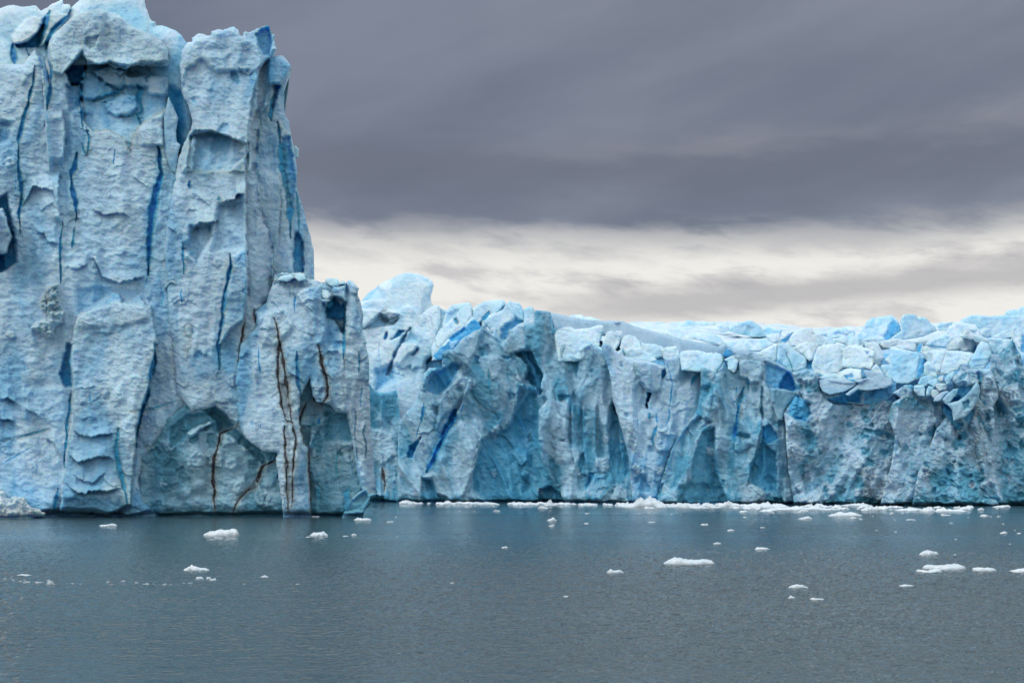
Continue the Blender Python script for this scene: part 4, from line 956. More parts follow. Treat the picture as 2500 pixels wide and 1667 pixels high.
# M1 crest serac with the teal alcove
r = Relief('g 880,1568 910,1430 980,1345 1060,1340 1140,1370 1150,1160 1210,1120 1270,1110 1280,1120 1400,980 1540,890 1640,850 1660,800 1685,780 1720,840 1790,920 1810,870 1835,860 1850,930 1900,1020 1950,985 1985,960 2030,860 2110,790 2200,760 2352,770 h 230,460 300,700 400,1000 500,1411 l 560,500 700,900 720,1450 0,1460 k 480,1440 480,930 490,590 560,480 680,340 720,240', DW(1200)+3, 1.6, R=11, seed=201, thick=18, edge=2.0, lean=0.10)
wallbase(r, shear=-0.45)
r.patch('g 1150,1160 1400,980 1640,850 1670,900 1600,1080 1550,1180 1470,1310 1300,1280', 1.2, 8, wh=0.68)
r.patch('g 2000,940 2110,790 2230,800 2320,900 2300,1080 2000,1180 1900,1080', 1.2, 8, wh=0.72)
r.patch('g 1600,1120 1720,1050 1760,1100 1740,1200 1640,1210', -1.6, 10, blue=0.12, wh=0.1)
r.patch('g 1640,860 1790,940 1900,1030 1900,1200 1760,1200 1600,1080', -0.9, 12, dirt=0.07, wh=0.4)
r.patch('g 1550,1180 1620,1200 1600,1300 1570,1300', -1.2, 6, blue=0.35); r.patch('g 1900,1200 2020,1210 2000,1240 1940,1230', -0.8, 5, blue=0.4)
# rim and blue hollow behind it
r.patch('k 790,235 795,130 870,45 980,-10 1090,-60 1180,-50 1110,50 1060,150 1000,215 920,275 860,262', -1.8, 8, blue=0.36)
r.patch('k 740,130 790,50 850,0 930,-30 900,30 800,90 790,240 740,220', 1.3, 6, wh=0.2, dirt=0.06)
r.patch('k 190,160 490,330 480,900 300,1000 190,900', 0, 10)
# leaning blue slit
r.crack('k 1110,430 1080,490 1040,600 960,740 880,900 830,1010 785,1100', 8.5, 4.5, 1.0, halo=0.6, taper=0.12)
r.patch('k 1040,480 1090,440 1110,500 1070,560 990,740 880,900 930,720 1010,560', -1.2, 6, blue=0.90)
r.ridge('k 1240,100 1150,400 1000,640 880,830 780,1080', 1.4, 14, -1)
r.patch('k 960,240 1060,160 1160,60 1260,120 1260,220 1100,380 960,520 900,640 920,400', 1.8, 9, dirt=0.25, wh=0.5)
r.crack('k 760,370 750,480 735,570', 4, 2.2, 0.9); r.crack('k 730,570 695,640 685,720', 3, 2, 0.85); r.crack('k 1175,380 1165,460', 2.4, 1.4, 0.7)
r.patch('k 590,940 620,830 720,740 730,720 700,800 640,940', -2.0, 4, blue=0.66)
r.lip('k 700,690 780,680 880,650', 1.2, 12); r.lip('k 850,380 900,400 940,380', 1.0, 12)
r.patch('k 480,600 560,560 620,700 640,860 500,940', -0.3, 10, wh=0.25)
r.ridge('k 1360,700 1300,1000 1270,1100', 1.2, 14, -1)
r.crack('k 1450,0 1460,180 1470,280', 4, 1.2, 0.4)
# bulging foot
r.patch('k 770,1150 880,1100 1000,700 1150,560 1300,640 1350,760 1290,1080 1240,1250 1150,1400 1020,1400 900,1320 850,1190', 2.4, 12, wh=0.66, dirt=0.06)
r.patch('k 740,1160 850,1180 900,1320 980,1410 740,1430', -1.8, 9, blue=0.12, wh=0.1)
# teal cave
r.patch('k 1700,560 1640,640 1480,700 1380,760 1300,1060 1290,1300 1500,1440 l 540,1440 330,1120 250,900 220,680 240,430 200,260 60,200', -2.4, 14, blue=0.15, wh=0.08)
r.patch('h 0,760 80,730 180,740 250,860 300,960 330,1080 330,1180 280,1230 230,1160 120,1060 140,900 60,820', -3.2, 7, blue=0.12, wh=0.0, gx=0.1)
r.patch('l 100,30 280,120 320,240 220,300 80,200', -0.8, 10, blue=0.16)
r.patch('l 0,140 180,180 220,230 140,260 60,380 0,460', 1.4, 8, wh=0.2)
r.patch('l 0,560 220,520 240,800 60,900 0,850', -0.6, 12, blue=0.22)
r.patch('k 1380,640 1500,480 1640,420 1600,560 1500,700', 0.3, 12, wh=0.2, blue=0.08)
r.lip('k 1660,240 1720,270 1780,240', 1.0, 10); r.lip('l 0,1000 60,1030 140,960', 1.0, 12)
r.patch('l 150,860 260,860 300,1100 250,1300 100,1300', -0.8, 16, wh=0.05, blue=0.08)
r.ridge('l 240,440 250,700 300,900 420,1090', 1.6, 12, -1)
r.patch('l 250,1280 380,1260 480,1340 700,1400 700,1440 250,1440', -2.6, 9, wh=0.1)
r.lips(25, 31, (12, 44), (0.15, 0.5)); r.mottle(30, 34, (8, 26), 0.4, 0.55); r.cracks(26, 33, (16, 50), (0.7, 1.3), 0.45, -0.35)
r.notch(0.9, 2.6)
r.build('ice_serac', M_WALL_SHADED, 'crested serac with a leaning deep blue slit and a teal alcove beside it', 'ice serac', GW)

# left low foot
r = Relief('k 100,120 190,160 230,230 340,262 400,250 440,230 470,222 490,290 500,400 505,520 560,560 600,560 560,640 480,800 490,930 600,940 700,870 760,900 780,1080 740,1160 760,1430 100,1440', DW(950)-0.5, 1.6, R=8, seed=202, thick=14, edge=1.8, lean=0.12)
wallbase(r, fw=3, fh=6); r.patch('k 220,230 470,225 500,520 400,640 240,400', -0.6, 10, wh=0.15)
r.patch('k 180,620 420,700 480,900 300,1020 180,940', 0.8, 10, wh=0.75, rough=0.3); r.patch('k 450,920 700,880 700,1060 500,1120', 0.6, 9, wh=0.8, rough=0.3)
r.patch('k 480,1130 540,1110 600,1180 580,1260 520,1250', -0.8, 8, wh=0.1)
r.crack('k 320,1040 345,1200 330,1320', 2.6, 0.7, dirt=0.92); r.crack('k 415,1200 400,1300 400,1400', 1.8, 0.5, dirt=0.6)
r.crack('k 590,1180 560,1260 530,1340 495,1420', 3.2, 0.8, dirt=0.95); r.crack('k 430,780 430,1050', 1.8, 0.5, dirt=0.4); r.crack('k 690,1300 695,1400', 1.5, 0.4, dirt=0.6)
r.patch('k 260,1340 330,1360 350,1440 200,1440', -1.8, 6, wh=0.05)
r.notch(1.2, 2.4)
r.build('ice_serac', M_WALL_SHADED, 'low green-white ice foot with thin brown streaks, right of the tall towers', 'ice cliff', GW)

# M2 grey pinnacle serac
r = Relief('h 95,440 215,430 212,300 225,270 300,268 345,275 395,290 400,380 405,490 425,470 450,480 475,600 495,720 520,690 600,680 640,730 700,760 780,690 870,650 890,690 1020,748 1085,830 1095,930 1115,1000 1150,1080 1200,1180 1150,1270 1110,1300 1120,1411 l 1110,560 1190,720 1200,900 1260,1060 1255,1250 1310,1440 560,1450 480,1350 420,1110 290,1000 235,800 240,440 330,330 260,200 290,60 h 240,880 190,740 100,700', DW(1420)+0.5, 1.6, R=9, seed=203, thick=16, edge=2.0, lean=0.12)
wallbase(r, fw=2.6, fh=12, big=2.2, facet=2.2)
r.patch('h 340,280 400,300 405,480 490,700 440,800 300,820 250,740 300,560', -0.3, 10, dirt=0.27)
r.patch('h 700,760 1020,750 1200,1180 1100,1411 700,1411 650,1100', 0.2, 18, dirt=0.22)
r.patch('h 480,500 560,510 800,600 860,660 700,760 640,700 500,690', 0.9, 10, wh=0.55)
r.patch('h 660,780 740,760 720,900 690,1040 650,900', -1.0, 9, dirt=0.1, wh=0.2); r.crack('h 880,680 960,790 985,870', 3, 0.8, dirt=0.5)
r.patch('h 470,1250 600,1250 560,1340 500,1320', -1.5, 8, wh=0.0)
r.patch('l 390,340 560,340 540,700 600,980 420,1000 260,830 240,640', 0.8, 14, wh=0.8, dirt=0.15)
r.patch('l 560,300 620,230 740,500 720,840 560,840 540,560', -1.1, 10, wh=0.25, blue=0.06)
r.patch('l 1000,560 1110,560 1190,900 1250,1080 1100,1200 1000,1100 970,700', -0.9, 12, wh=0.12, blue=0.10)
r.crack('l 1130,980 1085,1070', 3, 0.8, 0.3); r.patch('l 1010,350 1080,380 1110,560 1010,640', -1.2, 8, wh=0.12)
r.crack('l 865,280 865,480', 5, 0.8, 0.12); r.crack('l 1085,770 1080,850', 2.4, 1, 0.45)
r.patch('l 840,950 960,950 1000,1060 920,1110 850,1030', 1.3, 8, wh=0.95, rough=0.7)
r.patch('l 780,1100 840,1100 820,1160 740,1300 730,1290 760,1180', -1.0, 6, blue=0.45); r.patch('l 670,920 720,900 740,1080 660,1110', -0.8, 8, blue=0.12, wh=0.1)
r.patch('l 740,1300 830,1160 1000,1090 1060,1240 900,1390 740,1400', 1.3, 9, wh=0.35, blue=0.04)
r.crack('l 1010,1230 940,1310 885,1380', 3, 0.9, 0.4); r.patch('l 560,1050 670,1060 680,1140 560,1140', 0.5, 7, wh=0.95, rough=0.4)
r.patch('l 1060,1210 1180,1300 1190,1420 1000,1430', 0.8, 8, wh=0.9)
for xx in (860, 1000, 1110, 720, 600): r.ridge('l %d,340 %d,560 %d,860 %d,1080' % (xx, xx-15, xx-10, xx+40), 1.2, 12, 1 if xx % 3 else -1)
r.lips(23, 41, (10, 36), (0.15, 0.5)); r.mottle(30, 44, (8, 24), 0.4, 0.55); r.cracks(20, 43, (16, 50), (0.7, 1.3), 0.4)
r.notch(0.8, 2.2)
r.build('ice_serac', M_WALL_SHADED, 'fluted serac with a thin grey silt-streaked pinnacle rising from its left shoulder', 'ice serac', GW)

# M3 white face
r = Relief('h 980,680 1000,650 1060,660 1140,730 1170,740 1225,700 1235,790 1370,840 1500,850 1560,870 1640,890 1710,900 1700,820 1870,790 2040,760 2200,760 2352,770 i 100,830 320,870 355,910 350,955 260,1100 250,1250 180,1290 200,1400 l 1950,560 1720,740 1640,900 1560,1140 1480,1420 1240,1440 1190,900 1100,560 1030,340 1000,60', DW(1620)+2.0, 1.6, R=10, seed=204, thick=16, edge=1.6, lean=0.14)
wallbase(r, big=1.0, facet=0.9, cup=0.4, fh=6, fw=4)
r.patch('h 980,660 1220,720 1370,860 1380,990 1360,1100 1240,1411 1120,1411 1200,1180 1080,830', 0, 10, wh=0.72)
r.patch('h 1370,860 1500,840 1600,880 1700,920 1700,1000 1640,1180 1580,1210 1500,1180 1450,1100 1370,1000', 1.5, 8, wh=0.72)
r.patch('h 1420,1110 1500,1190 1640,1200 1590,1411 1420,1411 1450,1200', -0.8, 8, wh=0.5)
r.patch('h 1510,1200 1540,1220 1520,1320 1495,1385 1485,1340', -2.2, 4, blue=0.85); r.patch('h 1665,1090 1670,1010 1700,940 1715,1000 1690,1060', -2.0, 4, blue=0.65)
r.patch('h 1660,880 1710,850 1715,920 1690,910', -1.2, 4, blue=0.4); r.crack('h 1350,870 1360,960 1370,1000', 5, 1.5, 0.3)
r.crack('h 1740,880 1770,980 1788,1100 1785,1200 1760,1411 l 1635,480 1610,560 1597,625', 2.2, 1.3, 0.62); r.crack('h 2090,1010 2030,1060 2008,1130', 5, 1.5, 0.5)
r.crack('h 1340,1080 1310,1150 1300,1260', 3, 0.8, dirt=0.4); r.crack('l 1425,470 1425,540', 4, 1.4, 0.6); r.crack('l 1290,520 1295,630', 2, 0.6, 0.4)
r.patch('l 1380,370 1400,330 1430,260 1420,320 1390,410', -2, 4, blue=0.8)
r.crack('l 1500,600 1470,670 1450,740 1460,830', 3.6, 2, 0.75); r.crack('l 1500,470 1500,580', 2, 1, 0.5)
r.patch('l 1470,680 1600,630 1700,700 1680,780 1640,880 1500,880 1460,800', 1.6, 8, wh=0.5, rough=0.3); r.patch('l 1480,650 1640,620 1700,700 1600,700', 0.5, 6, wh=0.95, rough=0.6)
r.patch('l 1200,540 1300,660 1280,900 1180,800', 0.4, 8, wh=0.9, rough=0.5)
r.patch('l 1190,900 1640,900 1560,1140 1480,1420 1240,1420', 0, 30, wh=0.30, blue=0.04)
r.patch('l 1260,1160 1340,1120 1420,1250 1440,1320 1300,1280', -1.2, 9, wh=0.05, blue=0.10); r.patch('l 1260,1000 1330,1060 1300,1120 1240,1060', 0.8, 6, wh=0.95, rough=0.5)
r.lip('h 1400,1100 1440,1130 1500,1190', 1, 12); r.lips(20, 51, (12, 40), (0.15, 0.5))
r.mottle(26, 54, (8, 24), 0.35, 0.6); r.cracks(12, 53, (16, 50), (0.7, 1.2), 0.4)
r.notch(0.6, 1.8)
r.build('ice_serac', M_ICE, 'cleanest white serac face with a long thin dark crack, mid wall', 'ice serac', GW)

# M4 tooth serac with diagonal dark fold
r = Relief('h 2120,930 2160,920 2230,950 2310,1000 2352,960 i 260,1110 350,955 380,960 420,1040 500,1090 520,1000 545,950 620,925 700,922 760,915 830,940 865,990 880,1060 855,1180 900,1270 930,1300 980,1400 1030,1568 m 930,470 950,560 955,760 960,950 985,1100 1040,1330 1050,1430 m 480,1450 l 1230,1450 1480,1420 1560,1140 1640,900 1700,760 1850,560 1930,420 1960,200', DW(1790)-1.0, 1.6, R=9, seed=205, thick=16, edge=1.6, lean=0.12)
wallbase(r, fw=2.8, fh=10)
r.patch('i 545,960 620,930 760,930 840,960 850,1080 800,1200 700,1230 560,1130 560,1030', 1.8, 7, wh=0.75)
r.patch('i 820,930 880,1040 860,1200 820,1240 840,1080', -0.6, 6, dirt=0.15); r.patch('i 500,1080 505,1000 540,950 545,1060', -0.8, 5, blue=0.25)
r.patch('l 1960,180 2050,170 2120,60 2130,180 1980,380 1960,500 1830,560 1920,400', -0.6, 8, wh=0.4)
r.patch('i 150,1100 200,1060 240,1150 250,1230 200,1240', 0, 6, dirt=0.5)
r.patch('l 1960,200 2060,190 2030,300 1980,390 2000,500 1960,540 1900,420', -1.4, 7, wh=0.2); r.patch('l 2000,320 2120,200 2150,400 2060,540 1990,520', 1.2, 7, wh=0.5)
r.patch('l 1860,560 1960,520 2100,560 2000,620 1900,760 1840,1000 1700,1250 1480,1420 1600,1050 1700,780', -2.2, 9, wh=0.32)
r.patch('m 0,860 60,680 180,640 200,760 190,880 200,1100 320,1420 -200,1440 -60,1180', -1.6, 12, blue=0.10, wh=0.05)
r.patch('m 30,640 100,600 190,620 190,780 120,760', -0.9, 9, wh=0.0); r.ridge('m 200,600 190,900 210,1120 330,1400', 1.0, 10, -1)
r.patch('m -200,1250 180,1230 320,1440 -200,1440', -1.2, 20, wh=0.0, blue=0.08)
r.crack('m 505,190 470,300 440,440 425,600 410,690 395,760 400,860', 5.0, 3.0, 0.95, halo=0.7); r.crack('m 530,90 545,160 555,240', 3, 1.4, 0.6); r.crack('m 430,190 425,260', 3, 1.5, 0.8); r.crack('m 395,950 390,1050', 1.6, 0.8, 0.4)
r.patch('m 270,560 370,550 440,620 400,760 290,700', -0.8, 10, wh=0.4); r.patch('m 410,700 450,690 570,700 580,740 480,770', -1.4, 6, wh=0.1); r.patch('m 430,720 560,740 600,800 460,900 400,860', 1.0, 7, wh=0.6)
r.patch('m 540,350 600,380 690,560 680,700 600,700 530,560', -0.4, 10, wh=0.4); r.ridge('m 690,500 690,650 620,930 520,1300', 1.4, 14, 1)
r.patch('m 710,620 770,590 850,680 870,740 780,790 740,800 700,700', -1.8, 5, blue=0.45, wh=0.1)
r.patch('m 700,740 760,820 840,900 850,1100 850,1300 700,1300 590,1210 580,1050 650,900', -2.6, 8, blue=0.19, wh=0.0)
r.patch('m 690,180 720,200 710,540 680,450', -1.6, 6, wh=0.0, blue=0.08); r.patch('m 720,120 790,240 880,430 950,560 960,800 860,760 780,600 700,400', 0.3, 8, dirt=0.17, wh=0.75)
r.patch('m 930,1170 1010,1150 1040,1400 930,1430', 0.8, 8, wh=0.7, dirt=0.2); r.patch('m 540,1220 720,1260 720,1440 480,1440', 0.8, 8, wh=0.85, rough=0.5)
r.patch('m 830,1380 900,1370 930,1440 820,1440', -1.6, 6, wh=0.0)
r.lips(18, 61, (10, 40), (0.15, 0.5)); r.mottle(24, 64, (8, 24), 0.4, 0.5); r.cracks(16, 63, (16, 46), (0.7, 1.2), 0.4)
r.notch(0.7, 2.0)
r.build('ice_serac', M_WALL_SHADED, 'serac topped by a square white tooth, with a dark diagonal fold and teal panel', 'ice serac', GW)

# teal cave behind
r = Relief('i 320,880 390,780 440,800 520,800 560,820 640,815 720,830 830,890 850,880 1000,955 1180,1050 1215,1090 1240,1140 1290,1310 1420,1500 1350,1600 900,1600 840,1180 560,960 450,900', DW(1890)+3.5, 1.7, R=7, seed=206, thick=14, edge=1.0, lean=0.2)
r.base(1.1, 1.2, 0.5, 0.25, fw=3.5, fh=4)
r.patch('i 330,880 390,790 440,810 500,870 430,900 400,940', -0.8, 6, blue=0.40, wh=0.1)
r.patch('i 870,960 1180,1080 1240,1150 1290,1330 900,1330', -1.4, 12, blue=0.30, wh=0.0)
r.patch('i 1050,1290 1120,1150 1160,1090 1200,1110 1280,1310 1200,1330', -2.5, 7, blue=0.72)
r.wh = np.minimum(r.wh, 0.42)
r.build('ice_cave', M_SMOOTH, 'dark blue ice cave under a smooth grey arching roof, right of the square tooth', 'ice cave', GW)
r = Relief('i 935,1300 1010,1295 1120,1305 1220,1335 1280,1355 1270,1400 1200,1480 1130,1568 1100,1700 1040,1700 960,1480', DW(1900)+0.6, 1.6, R=6, seed=207, thick=6, edge=0.8, lean=0.1)
r.base(0.4, 0.5, 0.3, 0.1); r.patch('i 935,1290 1010,1300 1010,1480 960,1480', 0.4, 5, blue=0.10, wh=0.4); r.patch('i 1020,1310 1280,1360 1100,1600 1020,1500', 0, 5, wh=0.3, dirt=0.1)
r.build('ice_slab', M_TEAL, 'grey-green wedge of ice lying across the mouth of the blue cave', 'ice slab')

# M6 slope of fallen ice under the cave
r = Relief('i 1215,1090 1260,1080 1400,1045 1500,1080 1540,1110 1550,1190 1570,1250 1580,1330 1680,1450 1760,1500 1850,1510 2000,1490 2120,1500 n 30,370 130,380 280,330 420,340 500,420 640,420 740,560 800,620 760,760 900,1000 900,1440 -300,1450 m 1040,1440 985,1100 960,900 950,640 930,470 1070,270 1200,360 1210,380 i 1290,1320', DW(2030)-0.5, 1.6, R=8, seed=208, thick=16, edge=2.0, lean=0.14)
r.base(1.8, 2.0, 0.7, 0.5, fw=3.0, fh=4.2, cw=1.5, ch=1.3, shear=0.55)
r.patch('i 1240,1090 1500,1060 1550,1150 1560,1270 1480,1400 1300,1340 1230,1180', 0.9, 9, wh=0.45); r.patch('i 1310,1180 1400,1220 1420,1350 1330,1340', -1, 8, blue=0.12)
r.patch('m 940,460 1000,300 1080,270 1200,370 1220,480 1180,520 1060,540 1000,500', -1.8, 8, blue=0.30, wh=0.0)
r.patch('m 1040,520 1180,520 1160,560 1050,550', -1.2, 5, blue=0.6)
r.patch('m 950,580 1060,540 1150,560 1240,640 1260,720 1100,700 1000,700', 0.5, 9, blue=0.08, wh=0.4, rough=0.5)
r.patch('m 1120,640 1280,700 1300,860 1200,800', -1.2, 12, wh=0.05, blue=0.10); r.patch('m 1370,750 1480,720 1490,800 1400,860', -0.8, 8, blue=0.12)
r.patch('m 1150,1000 1320,1080 1320,1340 1180,1420 1110,1100', -1.4, 12, wh=0.1, blue=0.10); r.patch('m 1120,1400 1300,1260 1340,1330 1330,1440 1120,1440', 1.6, 8, wh=0.95, rough=0.6)
r.patch('m 970,760 1100,800 1200,900 1100,1000 980,960', 0.4, 10, wh=0.9, rough=0.7)
r.patch('n -260,80 60,0 200,60 400,170 470,190 260,260 60,240 -240,250', 0, 5)
r.patch('n 0,360 300,420 500,560 620,700 500,700 100,650 -100,560', 0.3, 14, dirt=0.18, wh=0.7, rough=0.5)
r.patch('n 130,640 340,650 480,740 440,760 220,700', -1.1, 8, wh=0.05, blue=0.1); r.patch('n 0,1060 300,1400 0,1440 -260,1440', -1.2, 20, wh=0.05, blue=0.06)
r.patch('n 100,960 440,1180 620,1300 560,1440 300,1440 120,1200', 0.9, 12, wh=0.9, dirt=0.2, rough=0.6)
r.patch('n 200,1390 420,1400 640,1440 150,1440', -2, 7, wh=0.0)
r.lips(30, 71, (10, 36), (0.15, 0.5)); r.flute(1.8, 8, 0.4).crags(1.7, 8, 11, 0.5); r.mottle(90, 72, (8, 30), 0.6, 0.6, None, 0.2); r.notch(0.7, 2.2)
r.build('ice_rubble_slope', M_RUBBLE, 'rough slope of fallen grey-white ice right of the blue cave', 'ice slope', GW)

# grey lens slab and its deep blue hollow
r = Relief('i 1640,1440 1560,1220 1700,1180 2120,1180 j 400,1150 560,1230 560,1400 330,1500 100,1500', DW(2090)+4.5, 1.7, R=4, seed=209, thick=5, edge=1)
r.base(0.9, 1.2, 0.5, 0.3, fw=2.5, fh=2); r.patch('i 1500,1100 2140,1100 2140,1600 1500,1600 j 560,1200 560,1500 0,1520', 0, 3, blue=0.30, wh=0.2, jit=0)
r.patch('i 1680,1430 2091,1340 j 100,1480 i 1700,1470', -0.8, 12, blue=0.70)
r.build('ice_hollow', M_ICE, 'deep blue shaded hollow under the flat grey slab on the right', 'ice hollow')
r = Relief('i 1560,1190 1640,1180 1720,1165 1850,1170 1960,1200 2040,1220 2040,1255 1960,1300 1850,1345 1700,1375 1620,1330 1575,1270', DW(2050)-0.8, 1.6, R=3, seed=210, thick=6, edge=2.6, lean=0.9)
r.base(0.3, 0.4, 0.35, 0.12, fw=4, fh=1.2, cw=2.4, ch=0.5); r.patch('i 1640,1180 1850,1175 2040,1225 1960,1240 1720,1210', 0.6, 6, wh=0.9, dirt=0.07); r.patch('i 1575,1290 2000,1290 1700,1390', 0, 8, wh=0.0)
r.build('ice_slab', M_SMOOTH, 'flat grey layered slab jutting over the deep blue hollow', 'ice slab')
r = Relief('i 1990,1300 2091,1230 j 0,1190 60,1190 200,1165 150,1080 160,1060 280,1080 400,1110 430,1150 500,1160 530,1230 480,1260 400,1300 200,1330 80,1310 -40,1400 i 1900,1370', DW(2140)-0.4, 1.6, R=4, seed=211, thick=7, edge=2.6, lean=0.7)
r.base(0.5, 0.6, 0.4, 0.12, fw=4, fh=1.6); r.patch('j 0,1190 200,1165 110,1220 0,1245', 0.8, 4, wh=0.95)
r.build('ice_slab', M_SMOOTH, 'green-grey rounded slab next to the flat layered slab, tapering left to a white tip', 'ice slab')

r = Relief('n 960,440 1000,330 1150,180 1340,130 1500,300 1400,640 1100,640', DW(2370)+2.0, 1.7, R=5, seed=218, thick=5, edge=1)
r.base(0.8, 0.8, 0.3, 0.2, fw=3, fh=3); r.patch('n 900,100 1600,100 1600,700 900,700', 0, 3, blue=0.42, jit=0); r.patch('n 1000,320 1140,290 1150,380 1060,440 990,400', -0.8, 8, blue=0.85)
r.build('ice_hollow', M_ICE, 'dark blue pocket behind the curved green horn on the right', 'ice hollow')
# M7 peaked wave serac in the right middle
r = Relief('j 480,1568 520,1480 620,1420 560,1370 500,1360 600,1300 680,1250 760,1245 785,1270 790,1380 900,1420 960,1400 1040,1440 1160,1460 1270,1568 n 1200,430 1200,900 1100,1440 300,1440 420,1000 460,700 400,560', DW(2230)-1.2, 1.6, R=8, seed=212, thick=10, edge=1.8, lean=0.12)
r.base(1.4, 1.6, 0.55, 0.4, fw=3.0, fh=4.0, cw=1.5, ch=1.2)
r.patch('j 560,1480 700,1400 780,1390 860,1480 1000,1560 600,1560', 0.8, 9, wh=0.15); r.patch('j 640,1260 780,1260 785,1400 640,1430', 0.8, 7, wh=0.35)
r.crack('n 400,430 560,330 640,280', 4, 0.9, 0.3); r.crack('n 780,470 900,460 1000,430', 3, 0.6, dirt=0.4)
r.patch('n 820,620 880,600 930,700 840,720 800,680', -1, 6, blue=0.12, wh=0.0); r.patch('n 860,730 950,750 940,780 870,760', -1.2, 4, wh=0.0, blue=0.1)
r.patch('n 640,1140 800,1000 900,1100 880,1400 700,1400', -0.9, 14, wh=0.05, blue=0.08); r.flute(1.6, 7, 0.2).crags(1.4, 7, 10, 0.3); r.mottle(50, 73, (8, 26), 0.5, 0.55); r.notch(0.7, 1.8)
r.lips(17, 81, (10, 32), (0.15, 0.5))
r.build('ice_serac', M_RUBBLE, 'wave-shaped grey serac with a stubby horn, left of the rubble pocket', 'ice serac', GW)

# M8 right peak fins
r = Relief('j 1760,960 1780,860 1900,860 2000,740 2050,665 2080,740 2150,860 2195,1000 2300,1100 2400,1200 n 1980,300 1980,1450 1300,1450 1300,560 1300,420 1400,300', DW(2460)+3.5, 1.6, R=9, seed=213, thick=16, edge=1.6, lean=0.12)
r.base(1.8, 2.0, 0.6, 0.45, fw=2.6, fh=6, cw=1.5, ch=1.5, shear=-0.3)
r.patch('j 1780,900 2040,700 2060,760 2000,860 1960,1100 1900,1200 1800,1050', -0.3, 9, dirt=0.18, wh=0.4); r.ridge('j 2050,680 2100,800 2150,1000', 1.4, 10, -1)
r.patch('n 1520,330 1600,360 1660,480 1560,520', -1.4, 8, wh=0.0, blue=0.12); r.patch('n 1720,430 1829,400 1829,640 1760,620', -0.8, 9, blue=0.12, wh=0.1)
r.patch('n 1560,200 1760,220 1800,340 1640,400 1560,330', 0.4, 9, wh=0.7, rough=0.7); r.patch('n 1660,780 1760,860 1720,920 1640,880', -1.2, 7, wh=0.0, blue=0.1)
r.patch('n 1380,1240 1520,1230 1560,1400 1480,1450 1340,1440', -0.5, 8, blue=0.08, wh=0.2)
r.lips(30, 91, (10, 36), (0.15, 0.5)); r.flute(2.0, 8, -0.25).crags(1.7, 7, 13, -0.4); r.mottle(60, 74, (8, 28), 0.5, 0.55); r.notch(0.9, 2.4); r.cracks(20, 93, (16, 50), (0.7, 1.2), 0.4, 0.2)
r.build('ice_serac', M_RUBBLE, 'dark grey-sided peak serac at the right edge of the picture', 'ice serac', GW)
r = Relief('j 1270,1200 1300,1130 1380,1070 1365,1010 1400,980 1490,975 1500,1040 1600,1050 1620,1045 1820,1048 1830,1110 1860,1130 1850,1230 n 1560,300 1500,400 1520,560 1480,800 1540,1240 1560,1450 640,1450 700,1100 800,900 900,640 1070,430 1200,330 1280,200 1130,180', DW(2350)-1.0, 1.6, R=8, seed=214, thick=14, edge=1.8, lean=0.14)
r.base(1.9, 2.0, 0.7, 0.5, fw=2.8, fh=5, cw=1.5, ch=1.4, shear=-0.35)
r.patch('j 1270,1180 1500,1050 1610,1060 1600,1300 1480,1260 1420,1200 1260,1280', 0.9, 7, wh=0.5); r.patch('j 1620,1060 1820,1050 1860,1150 1840,1300 1660,1300', 0.9, 7, wh=0.35)
r.crack('n 1360,40 1365,150 1340,200', 5, 2, 0.45); r.patch('n 1120,200 1200,160 1210,330 1140,360', -2.0, 6, blue=0.6)
r.patch('n 1180,380 1250,340 1290,470 1240,600 1180,520', -1.2, 9, blue=0.16, wh=0.0); r.patch('n 860,590 1000,520 1090,580 1060,740 950,720', 1.2, 8, wh=0.3)
r.patch('n 1080,560 1180,580 1150,740 1090,700', -1.4, 9, wh=0.0, blue=0.1)
r.patch('n 1300,400 1500,420 1500,620 1380,700 1250,900 1180,800 1300,560', 0.9, 12, wh=0.8, dirt=0.15, rough=0.5)
r.crack('n 1370,1000 1385,1200 1370,1300', 5, 1.4, 0.55); r.patch('n 820,1100 1100,1060 1360,1100 1340,1440 820,1440', -0.8, 24, wh=0.08, blue=0.05)
r.patch('n 680,1040 780,1000 840,1080 740,1110', -0.8, 8, wh=0.0); r.patch('n 1380,1230 1500,1220 1560,1400 1440,1360 1380,1400', -1.0, 8, blue=0.14, wh=0.1)
r.patch('n 640,1300 860,1200 900,1440 640,1440', 0.3, 12, wh=0.3); r.lips(30, 95, (10, 36), (0.15, 0.5)); r.flute(2.0, 8, -0.3).crags(1.7, 7, 12, -0.4); r.mottle(90, 75, (8, 28), 0.6, 0.5); r.notch(0.8, 2.0)
r.build('ice_serac', M_RUBBLE, 'massive crumbly serac with two flat-topped horns, left of the right-edge peak', 'ice serac', GW)
r = Relief('n 1060,440 1000,370 1130,340 1200,290 1250,240 1310,160 1335,138 1355,180 1365,250 1340,330 1290,420 1200,520 1080,560', DW(2360)-4.0, 1.5, R=8, seed=215, thick=5, edge=0.8, lean=0.2)
r.base(0.4, 0.7, 0.3, 0.12, fw=2, fh=3); r.patch('n 1180,360 1240,330 1250,420 1190,440', -0.8, 6, blue=0.16, wh=0.0)
r.build('ice_horn', M_TEAL, 'curved pale green horn of ice pointing up right below the two flat-topped horns', 'ice horn')
r = Relief('n 960,330 1010,270 1080,215 1130,210 1120,260 1040,360 1000,380', DW(2330)-3.4, 1.4, R=6, seed=216, thick=3, edge=0.8, lean=0.3)
r.base(0.2, 0.4, 0.2, 0.1, fw=2, fh=2); r.build('ice_horn', M_TEAL, 'shorter smooth ice horn beside the rubble pocket', 'ice horn')
r = Relief('n 865,350 880,300 950,250 1010,235 1040,250 980,310 930,350', DW(2300)-3.2, 1.4, R=6, seed=217, thick=3, edge=0.8, lean=0.4)
